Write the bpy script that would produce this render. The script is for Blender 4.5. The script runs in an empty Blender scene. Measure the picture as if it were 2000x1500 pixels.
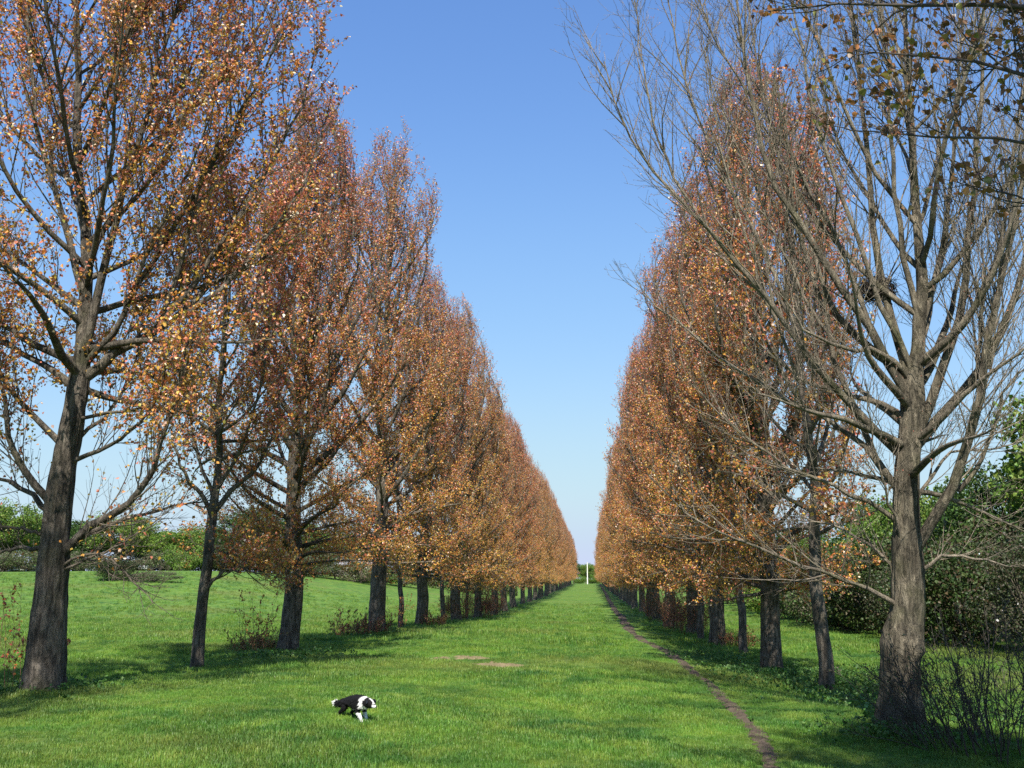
import bpy, math, random
import numpy as np
from mathutils import Vector, Matrix

# ------------------------------------------------------------------ camera, sky, sun, exposure
SC = bpy.context.scene
R = math.radians
F_PX = 1962.0                      # focal length in pixels of a 2000 px wide picture
PITCH, YAW, CAM_H = R(10.96), R(4.43), 1.6
cam_d = bpy.data.cameras.new('camera')
cam_d.sensor_width = 36.0
cam_d.lens = 36.0 * F_PX / 2000.0
cam_d.clip_start, cam_d.clip_end = 0.1, 6000.0
cam = bpy.data.objects.new('camera', cam_d)
SC.collection.objects.link(cam)
cam.location = (0, 0, CAM_H)
cam.rotation_euler = (R(90) + PITCH, 0, YAW)
SC.camera = cam

SUN_EL, SUN_AZ = R(50), R(-3)      # behind the camera, a little to the left
to_sun = Vector((-math.sin(SUN_AZ) * math.cos(SUN_EL), -math.cos(SUN_AZ) * math.cos(SUN_EL), math.sin(SUN_EL)))
W = bpy.data.worlds.new('World')
SC.world = W
W.use_nodes = True
wn = W.node_tree
sky = wn.nodes.new('ShaderNodeTexSky')
sky.sky_type = 'NISHITA'
sky.sun_disc = False
sky.sun_elevation = SUN_EL
sky.sun_rotation = R(180) + SUN_AZ
sky.altitude = 50
sky.air_density = 0.8
sky.dust_density = 0.1
sky.ozone_density = 6.0


def wmul(src, k):
    n = wn.nodes.new('ShaderNodeVectorMath')
    n.operation = 'SCALE'
    n.inputs['Scale'].default_value = k
    wn.links.new(src, n.inputs[0])
    return n.outputs[0]


# the camera's own response to the sky: deep blue overhead, no burnt-out horizon
crv = wn.nodes.new('ShaderNodeRGBCurve')
for ch, pts in ((0, ((0.083, 0.118), (0.171, 0.245), (0.376, 0.415), (0.83, 0.46), (1.0, 0.47))),
                (1, ((0.162, 0.252), (0.332, 0.45), (0.651, 0.595), (1.0, 0.56))),
                (2, ((0.352, 0.575), (0.651, 0.745), (1.0, 0.72)))):
    cc = crv.mapping.curves[ch]
    for p in pts[:-1]:
        cc.points.new(*p)
    cc.points[-1].location = pts[-1]
crv.mapping.update()
wn.links.new(wmul(sky.outputs[0], 0.13), crv.inputs['Color'])
bg = wn.nodes['Background']
wn.links.new(wmul(crv.outputs[0], 0.785 / 0.13), bg.inputs['Color'])
bg.inputs['Strength'].default_value = 0.13

sl = bpy.data.lights.new('sun', 'SUN')
sl.energy = 5.0
sl.angle = R(0.53)
sl.color = (1.0, 0.95, 0.86)
so = bpy.data.objects.new('sun', sl)
SC.collection.objects.link(so)
so.rotation_euler = to_sun.to_track_quat('Z', 'Y').to_euler()
so.location = to_sun * 100

SC.view_settings.view_transform = 'Standard'
SC.view_settings.look = 'None'
SC.view_settings.exposure = 0.75
SC.view_settings.gamma = 1.0
SC.render.engine = 'CYCLES'
SC.cycles.max_bounces = 5
SC.cycles.diffuse_bounces = 3
SC.cycles.glossy_bounces = 2
SC.cycles.transmission_bounces = 3
SC.cycles.use_denoising = False

# ------------------------------------------------------------------ little maths
rot = cam.rotation_euler.to_matrix()


def P(px, py, Y):
    """world point on the ray through pixel (px,py) of the 2000x1500 photo at distance Y along the avenue"""
    v = rot @ Vector((px - 1000.0, 750.0 - py, -F_PX))
    s = Y / v.y
    return Vector((v.x * s, Y, CAM_H + v.z * s))


def sstep(a, b, x):
    t = np.clip((np.asarray(x, float) - a) / (b - a), 0, 1)
    return t * t * (3 - 2 * t)


_PY = [-80, 0, 12, 25, 37, 49, 61, 75, 100, 200, 300, 400, 470, 700, 3000]
_PZ = [0.1, 0.0, -0.06, -0.30, -0.45, -0.68, -0.98, -1.22, -1.38, -1.25, -0.95, -0.56, -0.75, -1.5, -2.0]


def gz(x, y):
    x = np.asarray(x, float)
    y = np.asarray(y, float)
    z = np.interp(y, _PY, _PZ)
    # gentle fall to the right near the camera
    z = z - np.where(x > -1, 0.045, 0.028) * np.clip(x + 1.0, -2, 6) * (1 - sstep(35, 90, y))
    # the field on the left: a shallow dip, then a rise to its crest
    k = sstep(-14, -50, x)
    z = z + k * (3.9 * sstep(45, 135, y) - 0.35 * np.exp(-((y - 42) / 16.0) ** 2))
    z = z + sstep(14, 60, x) * 0.5 * sstep(20, 100, y)
    near = 1 - sstep(60, 140, y)
    z = z + near * (0.035 * np.sin(x * 0.9 + 1.3 * np.sin(y * 0.35)) + 0.03 * np.sin(y * 0.8 + 0.7 * x)
                    + 0.012 * np.sin(x * 3.1 + y * 2.2))
    z = z + (1 - near) * 0.08 * np.sin(x * 0.13 + y * 0.07)
    return z


def gzf(x, y):
    return float(gz(x, y))


def norm(v):
    return v / np.maximum(np.linalg.norm(v, axis=-1, keepdims=True), 1e-9)


# ------------------------------------------------------------------ mesh plumbing
def mesh_from(name, verts, faces, mat=None, smooth=True, cols=None, uvless=True):
    """verts (n,3); faces: list of (m,k) int arrays (each k = 3 or 4)"""
    me = bpy.data.meshes.new(name)
    verts = np.ascontiguousarray(verts, dtype=np.float32)
    me.vertices.add(len(verts))
    me.vertices.foreach_set('co', verts.ravel())
    if not isinstance(faces, list):
        faces = [faces]
    faces = [np.asarray(f, dtype=np.int32) for f in faces if len(f)]
    loops = np.concatenate([f.ravel() for f in faces])
    tot = np.concatenate([np.full(len(f), f.shape[1], np.int32) for f in faces])
    start = np.concatenate([[0], np.cumsum(tot)[:-1]]).astype(np.int32)
    me.loops.add(len(loops))
    me.loops.foreach_set('vertex_index', loops)
    me.polygons.add(len(tot))
    me.polygons.foreach_set('loop_start', start)
    me.polygons.foreach_set('loop_total', tot)
    me.polygons.foreach_set('use_smooth', np.full(len(tot), smooth))
    if cols is not None:
        at = me.color_attributes.new('Col', 'FLOAT_COLOR', 'POINT')
        c = np.ones((len(verts), 4), np.float32)
        c[:, :3] = cols
        at.data.foreach_set('color', c.ravel())
    me.update(calc_edges=True)
    if mat:
        me.materials.append(mat)
    return me


def link(name, data, parent=None, loc=None):
    o = bpy.data.objects.new(name, data)
    SC.collection.objects.link(o)
    if parent:
        o.parent = parent
    if loc is not None:
        o.location = loc
    return o


def tag(o, label=None, cat=None, group=None, kind=None):
    if label:
        o['label'] = label
    if cat:
        o['category'] = cat
    if group:
        o['group'] = group
    if kind:
        o['kind'] = kind
    return o


def empty(name, loc, label, cat, group=None, rz=0.0, s=1.0):
    o = bpy.data.objects.new(name, None)
    SC.collection.objects.link(o)
    o.empty_display_size = 0.3
    o.location = loc
    o.rotation_euler = (0, 0, rz)
    o.scale = (s, s, s) if not isinstance(s, tuple) else s
    return tag(o, label, cat, group)


class Geo:
    """collects vertices, faces and colours"""

    def __init__(self):
        self.v, self.f4, self.f3, self.c, self.n = [], [], [], [], 0

    def add(self, v, f4=None, f3=None, c=None):
        v = np.asarray(v, float).reshape(-1, 3)
        if f4 is not None and len(f4):
            self.f4.append(np.asarray(f4, int).reshape(-1, 4) + self.n)
        if f3 is not None and len(f3):
            self.f3.append(np.asarray(f3, int).reshape(-1, 3) + self.n)
        if c is not None:
            self.c.append(np.broadcast_to(np.asarray(c, float), (len(v), 3)))
        self.v.append(v)
        self.n += len(v)

    def mesh(self, name, mat, smooth=True):
        fs = []
        if self.f4:
            fs.append(np.concatenate(self.f4))
        if self.f3:
            fs.append(np.concatenate(self.f3))
        return mesh_from(name, np.concatenate(self.v), fs, mat, smooth,
                         np.concatenate(self.c) if self.c else None)

    def tubes(self, pts, rad, k, col=None, cap=False, prof=None):
        """pts (N,P,3), rad (N,P); k sides; prof optional (P,k) multiplier for N == 1"""
        N, Pn, _ = pts.shape
        t = np.empty_like(pts)
        t[:, 1:-1] = pts[:, 2:] - pts[:, :-2]
        t[:, 0] = pts[:, 1] - pts[:, 0]
        t[:, -1] = pts[:, -1] - pts[:, -2]
        t = norm(t)
        mt = np.abs(norm(pts[:, -1] - pts[:, 0]))
        ref = np.zeros((N, 3))
        ref[np.arange(N), np.argmin(mt, axis=1)] = 1.0
        u = norm(np.cross(t, ref[:, None, :]))
        w = np.cross(t, u)
        a = np.arange(k) * (2 * math.pi / k)
        r = rad[:, :, None]
        if prof is not None:
            r = r * prof[None]
        else:
            r = np.broadcast_to(r, (N, Pn, k))
        v = (pts[:, :, None, :] + r[..., None] * (u[:, :, None, :] * np.cos(a)[None, None, :, None]
                                                  + w[:, :, None, :] * np.sin(a)[None, None, :, None]))
        base = (np.arange(N) * Pn * k)[:, None, None]
        i = np.arange(Pn - 1)[None, :, None] * k
        j = np.arange(k)[None, None, :]
        j2 = (j + 1) % k
        q = np.stack([base + i + j, base + i + j2, base + i + k + j2, base + i + k + j], -1).reshape(-1, 4)
        f3 = None
        v = v.reshape(-1, 3)
        if col is not None:
            col = np.broadcast_to(np.asarray(col, float), (N, Pn, 3))
            col = np.repeat(col.reshape(N * Pn, 3), k, axis=0)
        self.add(v, q, f3, col)


# ------------------------------------------------------------------ materials
def new_mat(name):
    m = bpy.data.materials.new(name)
    m.use_nodes = True
    nt = m.node_tree
    b = nt.nodes['Principled BSDF']
    return m, nt, b


def plain(name, col, rough=0.6, metal=0.0, spec=0.5, bump=0.0, bscale=30.0, var=0.0):
    m, nt, b = new_mat(name)
    b.inputs['Roughness'].default_value = rough
    b.inputs['Metallic'].default_value = metal
    b.inputs['Specular IOR Level'].default_value = spec
    tc = nt.nodes.new('ShaderNodeTexCoord')
    nz = nt.nodes.new('ShaderNodeTexNoise')
    nz.inputs['Scale'].default_value = bscale
    nz.inputs['Detail'].default_value = 5
    nt.links.new(tc.outputs['Object'], nz.inputs['Vector'])
    mx = nt.nodes.new('ShaderNodeMix')
    mx.data_type = 'RGBA'
    mx.inputs[6].default_value = (*[c * (1 - var) for c in col], 1)
    mx.inputs[7].default_value = (*[min(1, c * (1 + var)) for c in col], 1)
    nt.links.new(nz.outputs['Fac'], mx.inputs[0])
    nt.links.new(mx.outputs[2], b.inputs['Base Color'])
    if bump:
        bp = nt.nodes.new('ShaderNodeBump')
        bp.inputs['Strength'].default_value = bump
        bp.inputs['Distance'].default_value = 0.02
        nt.links.new(nz.outputs['Fac'], bp.inputs['Height'])
        nt.links.new(bp.outputs[0], b.inputs['Normal'])
    return m


def leaf_mat(name, rough=0.38, trans=0.35, spec=0.5, tint=(1, 1, 1)):
    m, nt, b = new_mat(name)
    at = nt.nodes.new('ShaderNodeAttribute')
    at.attribute_name = 'Col'
    oi = nt.nodes.new('ShaderNodeObjectInfo')
    hs = nt.nodes.new('ShaderNodeHueSaturation')
    mr = nt.nodes.new('ShaderNodeMapRange')
    mr.inputs['To Min'].default_value = 0.492
    mr.inputs['To Max'].default_value = 0.508
    nt.links.new(oi.outputs['Random'], mr.inputs['Value'])
    nt.links.new(mr.outputs[0], hs.inputs['Hue'])
    nt.links.new(at.outputs['Color'], hs.inputs['Color'])
    nt.links.new(hs.outputs[0], b.inputs['Base Color'])
    b.inputs['Roughness'].default_value = rough
    b.inputs['Specular IOR Level'].default_value = spec
    tr = nt.nodes.new('ShaderNodeBsdfTranslucent')
    nt.links.new(hs.outputs[0], tr.inputs['Color'])
    mx = nt.nodes.new('ShaderNodeMixShader')
    mx.inputs[0].default_value = trans
    nt.links.new(b.outputs[0], mx.inputs[1])
    nt.links.new(tr.outputs[0], mx.inputs[2])
    nt.links.new(mx.outputs[0], nt.nodes['Material Output'].inputs['Surface'])
    return m


def bark_mat(name, dark, light, moss, bump=1.0, stretch=(15, 15, 3.0)):
    """ridged bark on the trunk; colour attribute carries how thin the limb is (r) -> paler, smoother"""
    m, nt, b = new_mat(name)
    L = nt.links.new
    tc = nt.nodes.new('ShaderNodeTexCoord')
    mp = nt.nodes.new('ShaderNodeMapping')
    mp.inputs['Scale'].default_value = stretch
    L(tc.outputs['Object'], mp.inputs['Vector'])
    n1 = nt.nodes.new('ShaderNodeTexNoise')
    n1.inputs['Scale'].default_value = 1.0
    n1.inputs['Detail'].default_value = 9
    n1.inputs['Roughness'].default_value = 0.66
    n1.inputs['Distortion'].default_value = 0.6
    L(mp.outputs[0], n1.inputs['Vector'])
    mul = nt.nodes.new('ShaderNodeMapRange')
    mul.inputs['From Min'].default_value = 0.36
    mul.inputs['From Max'].default_value = 0.66
    L(n1.outputs['Fac'], mul.inputs['Value'])
    n2 = nt.nodes.new('ShaderNodeTexNoise')
    n2.inputs['Scale'].default_value = 1.7
    n2.inputs['Detail'].default_value = 4
    L(tc.outputs['Object'], n2.inputs['Vector'])
    rp = nt.nodes.new('ShaderNodeValToRGB')
    rp.color_ramp.elements[0].position = 0.15
    rp.color_ramp.elements[0].color = (*[c * 0.3 for c in dark], 1)
    rp.color_ramp.elements[1].position = 0.85
    rp.color_ramp.elements[1].color = (*dark, 1)
    e = rp.color_ramp.elements.new(0.5)
    e.color = (*[c * 0.68 for c in dark], 1)
    L(mul.outputs[0], rp.inputs[0])
    at = nt.nodes.new('ShaderNodeAttribute')
    at.attribute_name = 'Col'
    sp = nt.nodes.new('ShaderNodeSeparateColor')
    L(at.outputs['Color'], sp.inputs[0])
    mx = nt.nodes.new('ShaderNodeMix')
    mx.data_type = 'RGBA'
    L(sp.outputs[0], mx.inputs[0])
    L(rp.outputs[0], mx.inputs[6])
    mx.inputs[7].default_value = (*light, 1)
    # moss / algae in patches
    mr = nt.nodes.new('ShaderNodeMapRange')
    mr.inputs['From Min'].default_value = 0.52
    mr.inputs['From Max'].default_value = 0.72
    mr.inputs['To Max'].default_value = 0.7
    L(n2.outputs['Fac'], mr.inputs['Value'])
    mx2 = nt.nodes.new('ShaderNodeMix')
    mx2.data_type = 'RGBA'
    L(mr.outputs[0], mx2.inputs[0])
    L(mx.outputs[2], mx2.inputs[6])
    mx2.inputs[7].default_value = (*moss, 1)
    n3 = nt.nodes.new('ShaderNodeTexNoise')
    n3.inputs['Scale'].default_value = 3.2
    n3.inputs['Detail'].default_value = 5
    n3.inputs['Distortion'].default_value = 1.0
    L(tc.outputs['Object'], n3.inputs['Vector'])
    vv = nt.nodes.new('ShaderNodeMapRange')
    vv.inputs['From Min'].default_value = 0.35
    vv.inputs['From Max'].default_value = 0.65
    vv.inputs['To Min'].default_value = 0.6
    vv.inputs['To Max'].default_value = 1.25
    L(n3.outputs['Fac'], vv.inputs['Value'])
    hs = nt.nodes.new('ShaderNodeHueSaturation')
    L(vv.outputs[0], hs.inputs['Value'])
    L(mx2.outputs[2], hs.inputs['Color'])
    L(hs.outputs[0], b.inputs['Base Color'])
    b.inputs['Roughness'].default_value = 0.85
    b.inputs['Specular IOR Level'].default_value = 0.25
    bp = nt.nodes.new('ShaderNodeBump')
    bp.inputs['Strength'].default_value = bump
    bp.inputs['Distance'].default_value = 0.06
    L(mul.outputs[0], bp.inputs['Height'])
    L(bp.outputs[0], b.inputs['Normal'])
    return m


def world_noise(nt, scale, detail=3, rough=0.55, off=0.0):
    ge = nt.nodes.new('ShaderNodeNewGeometry')
    mp = nt.nodes.new('ShaderNodeMapping')
    mp.inputs['Location'].default_value = (off, off * 0.7, 0)
    nt.links.new(ge.outputs['Position'], mp.inputs['Vector'])
    nz = nt.nodes.new('ShaderNodeTexNoise')
    nz.inputs['Scale'].default_value = scale
    nz.inputs['Detail'].default_value = detail
    nz.inputs['Roughness'].default_value = rough
    nt.links.new(mp.outputs[0], nz.inputs['Vector'])
    return nz


def maprange(nt, src, a, b, c=0.0, d=1.0):
    mr = nt.nodes.new('ShaderNodeMapRange')
    mr.inputs['From Min'].default_value = a
    mr.inputs['From Max'].default_value = b
    mr.inputs['To Min'].default_value = c
    mr.inputs['To Max'].default_value = d
    nt.links.new(src, mr.inputs['Value'])
    return mr.outputs[0]


def mixc(nt, fac, a, b):
    mx = nt.nodes.new('ShaderNodeMix')
    mx.data_type = 'RGBA'
    if isinstance(fac, float):
        mx.inputs[0].default_value = fac
    else:
        nt.links.new(fac, mx.inputs[0])
    for s, v in ((6, a), (7, b)):
        if isinstance(v, tuple):
            mx.inputs[s].default_value = (*v, 1)
        else:
            nt.links.new(v, mx.inputs[s])
    return mx.outputs[2]


G_MID = (0.112, 0.235, 0.018)
G_YEL = (0.185, 0.275, 0.028)
G_DRK = (0.048, 0.145, 0.018)


def grass_colour(nt, k=1.0):
    """colour shared by the turf sheet and the blades: patches of richer, yellower and drier grass"""
    a = world_noise(nt, 0.45, 4)
    b = world_noise(nt, 1.9, 3, off=13.0)
    c = world_noise(nt, 0.11, 3, off=40.0)
    col = mixc(nt, maprange(nt, a.outputs['Fac'], 0.38, 0.62), G_DRK, G_MID)
    col = mixc(nt, maprange(nt, b.outputs['Fac'], 0.42, 0.66, 0, 0.85), col, G_YEL)
    col = mixc(nt, maprange(nt, c.outputs['Fac'], 0.52, 0.68, 0, 0.55), col, (0.20, 0.21, 0.045))
    if True:
        v = nt.nodes.new('ShaderNodeHueSaturation')
        e = world_noise(nt, 0.9, 5, 0.65, off=77.0)
        nt.links.new(maprange(nt, e.outputs['Fac'], 0.35, 0.65, 0.76 * k, 1.12 * k), v.inputs['Value'])
        v.inputs['Saturation'].default_value = 0.93
        nt.links.new(col, v.inputs['Color'])
        col = v.outputs[0]
    return col


def ground_mat():
    m, nt, b = new_mat('turf')
    L = nt.links.new
    col = grass_colour(nt, 0.95)
    fine = world_noise(nt, 14.0, 6, 0.7)
    col = mixc(nt, maprange(nt, fine.outputs['Fac'], 0.35, 0.6, 0.45, 0.0), col, (0.03, 0.065, 0.014))
    str_ = world_noise(nt, 3.5, 5, 0.7, off=7.0)
    col = mixc(nt, maprange(nt, str_.outputs['Fac'], 0.60, 0.72, 0, 0.35), col, (0.24, 0.21, 0.09))
    L(col, b.inputs['Base Color'])
    b.inputs['Roughness'].default_value = 0.9
    b.inputs['Specular IOR Level'].default_value = 0.15
    bp = nt.nodes.new('ShaderNodeBump')
    bp.inputs['Strength'].default_value = 0.9
    bp.inputs['Distance'].default_value = 0.08
    bn = world_noise(nt, 5.0, 8, 0.75)
    L(bn.outputs['Fac'], bp.inputs['Height'])
    L(bp.outputs[0], b.inputs['Normal'])
    return m


def blade_mat():
    m, nt, b = new_mat('grass_blades')
    L = nt.links.new
    col = grass_colour(nt, 1.36)
    at = nt.nodes.new('ShaderNodeAttribute')
    at.attribute_name = 'Col'
    mu = nt.nodes.new('ShaderNodeMix')
    mu.data_type = 'RGBA'
    mu.blend_type = 'MULTIPLY'
    mu.inputs[0].default_value = 1.0
    L(col, mu.inputs[6])
    L(at.outputs['Color'], mu.inputs[7])
    L(mu.outputs[2], b.inputs['Base Color'])
    b.inputs['Roughness'].default_value = 0.45
    b.inputs['Specular IOR Level'].default_value = 0.4
    tr = nt.nodes.new('ShaderNodeBsdfTranslucent')
    L(mu.outputs[2], tr.inputs['Color'])
    mx = nt.nodes.new('ShaderNodeMixShader')
    mx.inputs[0].default_value = 0.35
    L(b.outputs[0], mx.inputs[1])
    L(tr.outputs[0], mx.inputs[2])
    L(mx.outputs[0], nt.nodes['Material Output'].inputs['Surface'])
    return m


def soil_mat(name, a, b_, scale=6.0):
    m, nt, b = new_mat(name)
    L = nt.links.new
    n1 = world_noise(nt, scale, 6, 0.7)
    n2 = world_noise(nt, scale * 6, 4, 0.6, off=5)
    col = mixc(nt, maprange(nt, n1.outputs['Fac'], 0.35, 0.65), a, b_)
    col = mixc(nt, maprange(nt, n2.outputs['Fac'], 0.5, 0.7, 0, 0.5), col, tuple(c * 0.45 for c in a))
    L(col, b.inputs['Base Color'])
    b.inputs['Roughness'].default_value = 0.95
    b.inputs['Specular IOR Level'].default_value = 0.1
    bp = nt.nodes.new('ShaderNodeBump')
    bp.inputs['Strength'].default_value = 0.8
    bp.inputs['Distance'].default_value = 0.03
    L(n1.outputs['Fac'], bp.inputs['Height'])
    L(bp.outputs[0], b.inputs['Normal'])
    return m


M_GROUND = ground_mat()
M_BLADE = blade_mat()
M_PATH = soil_mat('trodden_soil', (0.075, 0.056, 0.042), (0.125, 0.098, 0.07))
M_STRAW = soil_mat('dry_bare_earth', (0.17, 0.135, 0.07), (0.27, 0.215, 0.125))
M_BARK = bark_mat('poplar_bark', (0.25, 0.21, 0.165), (0.24, 0.20, 0.15), (0.085, 0.085, 0.04))
M_BARK_PALE = bark_mat('bare_poplar_bark', (0.29, 0.245, 0.175), (0.40, 0.33, 0.25), (0.11, 0.115, 0.045))
M_LEAF = leaf_mat('poplar_leaves', trans=0.3)
M_GREEN = leaf_mat('green_leaves', 0.5, 0.3, 0.4)
M_TWIG = plain('dark_twigs', (0.055, 0.042, 0.032), 0.8, var=0.3)
M_SHOOT = plain('red_brown_shoots', (0.16, 0.075, 0.045), 0.75, var=0.3)


# ------------------------------------------------------------------ growing trees
def grow(rng, p0, d0, L, n, up, wob):
    N = len(p0)
    pts = np.empty((N, n, 3))
    pts[:, 0] = p0
    d = norm(d0)
    st = (L / (n - 1))[:, None]
    upv = np.array([0, 0, 1.0])
    up = np.broadcast_to(np.asarray(up, float), (N,))[:, None]
    for i in range(1, n):
        d = norm(d + upv * up + rng.normal(0, wob, (N, 3)))
        pts[:, i] = pts[:, i - 1] + d * st
    return pts


def spawn(rng, pts, counts, t0, t1, ang, dang, power=1.0, nodes=0):
    """positions and directions of side shoots along parent polylines"""
    N, Pn, _ = pts.shape
    idx = np.repeat(np.arange(N), counts)
    M = len(idx)
    t = t0 + (t1 - t0) * rng.random(M) ** power
    if nodes:
        t = np.round(t * nodes) / nodes
    f = t * (Pn - 1)
    i = np.minimum(f.astype(int), Pn - 2)
    fr = (f - i)[:, None]
    a, b = pts[idx, i], pts[idx, i + 1]
    pos = a * (1 - fr) + b * fr
    T = norm(b - a)
    rv = norm(rng.normal(0, 1, (M, 3)))
    pp = norm(rv - T * np.sum(rv * T, -1, keepdims=True))
    an = rng.normal(ang, dang, M)[:, None]
    return idx, t, pos, np.cos(an) * T + np.sin(an) * pp


def plen(pts):
    return np.linalg.norm(np.diff(pts, axis=1), axis=2).sum(1)


def taper(N, Pn, r0, r1):
    t = np.linspace(0, 1, Pn)[None]
    return r0[:, None] * (1 - t) + r1 * t


def thin_col(rad):
    """how pale the bark is: thick limbs 0, thin ones 1"""
    c = np.clip(1 - (rad - 0.006) / 0.062, 0, 1) ** 1.5
    return np.stack([c, c, c], -1)


ENV_Z = np.array([-1, 0.08, 0.17, 0.33, 0.5, 0.66, 0.74, 0.82, 0.90, 0.97, 1.04])
ENV_R = np.array([1.0, 1.04, 1.08, 1.10, 1.06, 0.93, 0.80, 0.65, 0.48, 0.32, 0.12])


def fit_crown(p, tp, H, Rr, k):
    '''keep shoots within the upright, peaked outline of the tree'''
    sh = p.shape
    var = np.repeat(0.72 + 0.5 * np.abs(np.sin(np.arange(sh[0]) * 12.9898)), sh[1])
    q = p.reshape(-1, 3)
    ax = np.stack([np.interp(q[:, 2], tp[:, 2], tp[:, i]) for i in range(2)], 1)
    d = q[:, :2] - ax
    r = np.linalg.norm(d, axis=1)
    a = np.arctan2(d[:, 1], d[:, 0])
    m = np.interp(q[:, 2] / H, ENV_Z, ENV_R) * Rr * k * var * (1 + .10 * np.sin(3 * a + H) + .07 * np.sin(5 * a + q[:, 2] * .8)) + 0.05
    s = np.where(r > m * .8, (m * .8 + m * .25 * np.tanh((r - m * .8) / (m * .25 + 1e-6))) / np.maximum(r, 1e-6), 1)
    q = q.copy()
    q[:, :2] = ax + d * s[:, None]
    return q.reshape(sh)


def leaf_quads(rng, c, size, fold=0.16, wide=0.85, down=0.35):
    M = len(c)
    a = rng.normal(0, 1, (M, 3))
    a[:, 2] -= down
    a = norm(a)
    n = norm(np.cross(a, rng.normal(0, 1, (M, 3))))
    b = np.cross(n, a)
    s = np.broadcast_to(np.asarray(size, float), (M,))[:, None]
    v = np.stack([c - a * s * 0.5, c - a * s * 0.12 + b * s * wide * 0.5 + n * s * fold, c + a * s * 0.55,
                  c - a * s * 0.12 - b * s * wide * 0.5 + n * s * fold], 1)
    return v.reshape(-1, 3), np.arange(M * 4).reshape(M, 4)


LEAF_U = np.array([-.5, -.34, -.08, .2, .58, .2, -.08, -.34])
LEAF_W = np.array([0, .40, .47, .27, 0, -.27, -.47, -.40])


def leaf_fans(rng, c, size):
    '''deltoid poplar leaves with a drawn-out tip, folded along the midrib and curled'''
    M = len(c)
    a = rng.normal(0, 1, (M, 3))
    a[:, 2] -= .7
    a = norm(a)
    n = norm(np.cross(a, rng.normal(0, 1, (M, 3))))
    b = np.cross(n, a)
    s = np.broadcast_to(np.asarray(size, float), (M,))[:, None, None]
    fold = rng.uniform(.1, .5, (M, 1))
    curl = rng.uniform(-.5, .5, (M, 1))
    u, w = LEAF_U[None, :, None], LEAF_W[None, :, None]
    hgt = (np.abs(LEAF_W)[None] * fold + LEAF_U[None] ** 2 * curl)[..., None]
    v = c[:, None] + s * (a[:, None] * u + b[:, None] * w + n[:, None] * hgt)
    o = (np.arange(M) * 8)[:, None]
    q1 = o + np.array([7, 0, 1, 2])
    q2 = o + np.array([6, 7, 2, 3])
    q3 = o + np.array([5, 6, 3, 4])
    return v.reshape(-1, 3), np.concatenate([q1, q2, q3])


def mixcols(rng, M, pal, wts):
    pal = np.asarray(pal, float)
    w = wts / wts.sum(1, keepdims=True)
    cs = np.cumsum(w, 1)
    r = rng.random((M, 1))
    i = np.minimum((r > cs).sum(1), len(pal) - 1)
    c = pal[i]
    return np.clip(c * rng.normal(1, 0.22, (M, 1)) * rng.normal(1, 0.06, (M, 3)), 0.004, 0.95)


ORANGE, GOLD, RUST, OLIVE, PALE = (0.58, 0.225, 0.055), (0.64, 0.375, 0.065), (0.52, 0.165, 0.10), (0.36, 0.30, 0.07), (0.78, 0.56, 0.42)


def bronze(rng, z, H, warm=0.0):
    t = np.clip(z / H, 0, 1)
    w = np.stack([1.1 + 0 * t, 1.3 - 1.15 * t, 0.15 + 1.35 * t + warm, 0.5 - 0.4 * t, 0.22 + 0.16 * t], 1)
    return mixcols(rng, len(z), [ORANGE, GOLD, RUST, OLIVE, PALE], np.maximum(w, 0.02))


def trunk_tube(g, rng, pts, rad, k=28, flare=0.45, burls=(), ridge=0.07):
    """thick ridged trunk with root flare"""
    n = len(pts)
    L = np.concatenate([[0], np.cumsum(np.linalg.norm(np.diff(pts, axis=0), axis=1))])
    m = max(24, int(L[-1] / 0.09))
    m = min(m, 170)
    s = np.linspace(0, L[-1], m) ** 1.0
    pp = np.stack([np.interp(s, L, pts[:, i]) for i in range(3)], 1)
    # smooth the polyline
    for _ in range(4):
        pp[1:-1] = (pp[:-2] + 2 * pp[1:-1] + pp[2:]) / 4
    rr = np.interp(s, L, rad)
    a = np.arange(k) * 2 * math.pi / k
    ph = rng.random(6) * 6.28
    lobes = (0.5 * np.sin(3 * a[None] + ph[0] + 0.25 * s[:, None]) + 0.5 * np.sin(5 * a[None] + ph[1] - 0.2 * s[:, None]))
    fl = flare * np.exp(-s / 0.22)[:, None] * (0.75 + 0.6 * lobes) + 0.16 * flare * np.exp(-s / 0.9)[:, None]
    fine = rng.normal(0, 1, (m, k))
    for _ in range(2):
        fine[1:-1] = (fine[:-2] + fine[1:-1] + fine[2:]) / 3
    prof = 1 + fl + 0.035 * lobes + ridge * fine * 0.6 + ridge * 0.5 * np.sin(k / 2 * a[None] + 1.5 * np.sin(s[:, None] * 3 + ph[2]))
    for (bs, ba, amp, wid) in burls:
        da = np.angle(np.exp(1j * (a - ba)))
        prof = prof + amp * np.exp(-((s - bs) / wid) ** 2)[:, None] * (0.35 + 0.65 * np.exp(-(da / 0.9) ** 2))[None]
    g.tubes(pp[None], rr[None], k, thin_col(rr)[None] * 0.6, prof=prof)
    return pp, rr


def resample(pl, n):
    pl = np.asarray(pl, float)
    L = np.concatenate([[0], np.cumsum(np.linalg.norm(np.diff(pl, axis=0), axis=1))])
    s = np.linspace(0, L[-1], n)
    pp = np.stack([np.interp(s, L, pl[:, i]) for i in range(3)], 1)
    for _ in range(2):
        pp[1:-1] = (pp[:-2] + 2 * pp[1:-1] + pp[2:]) / 4
    return pp


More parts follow.
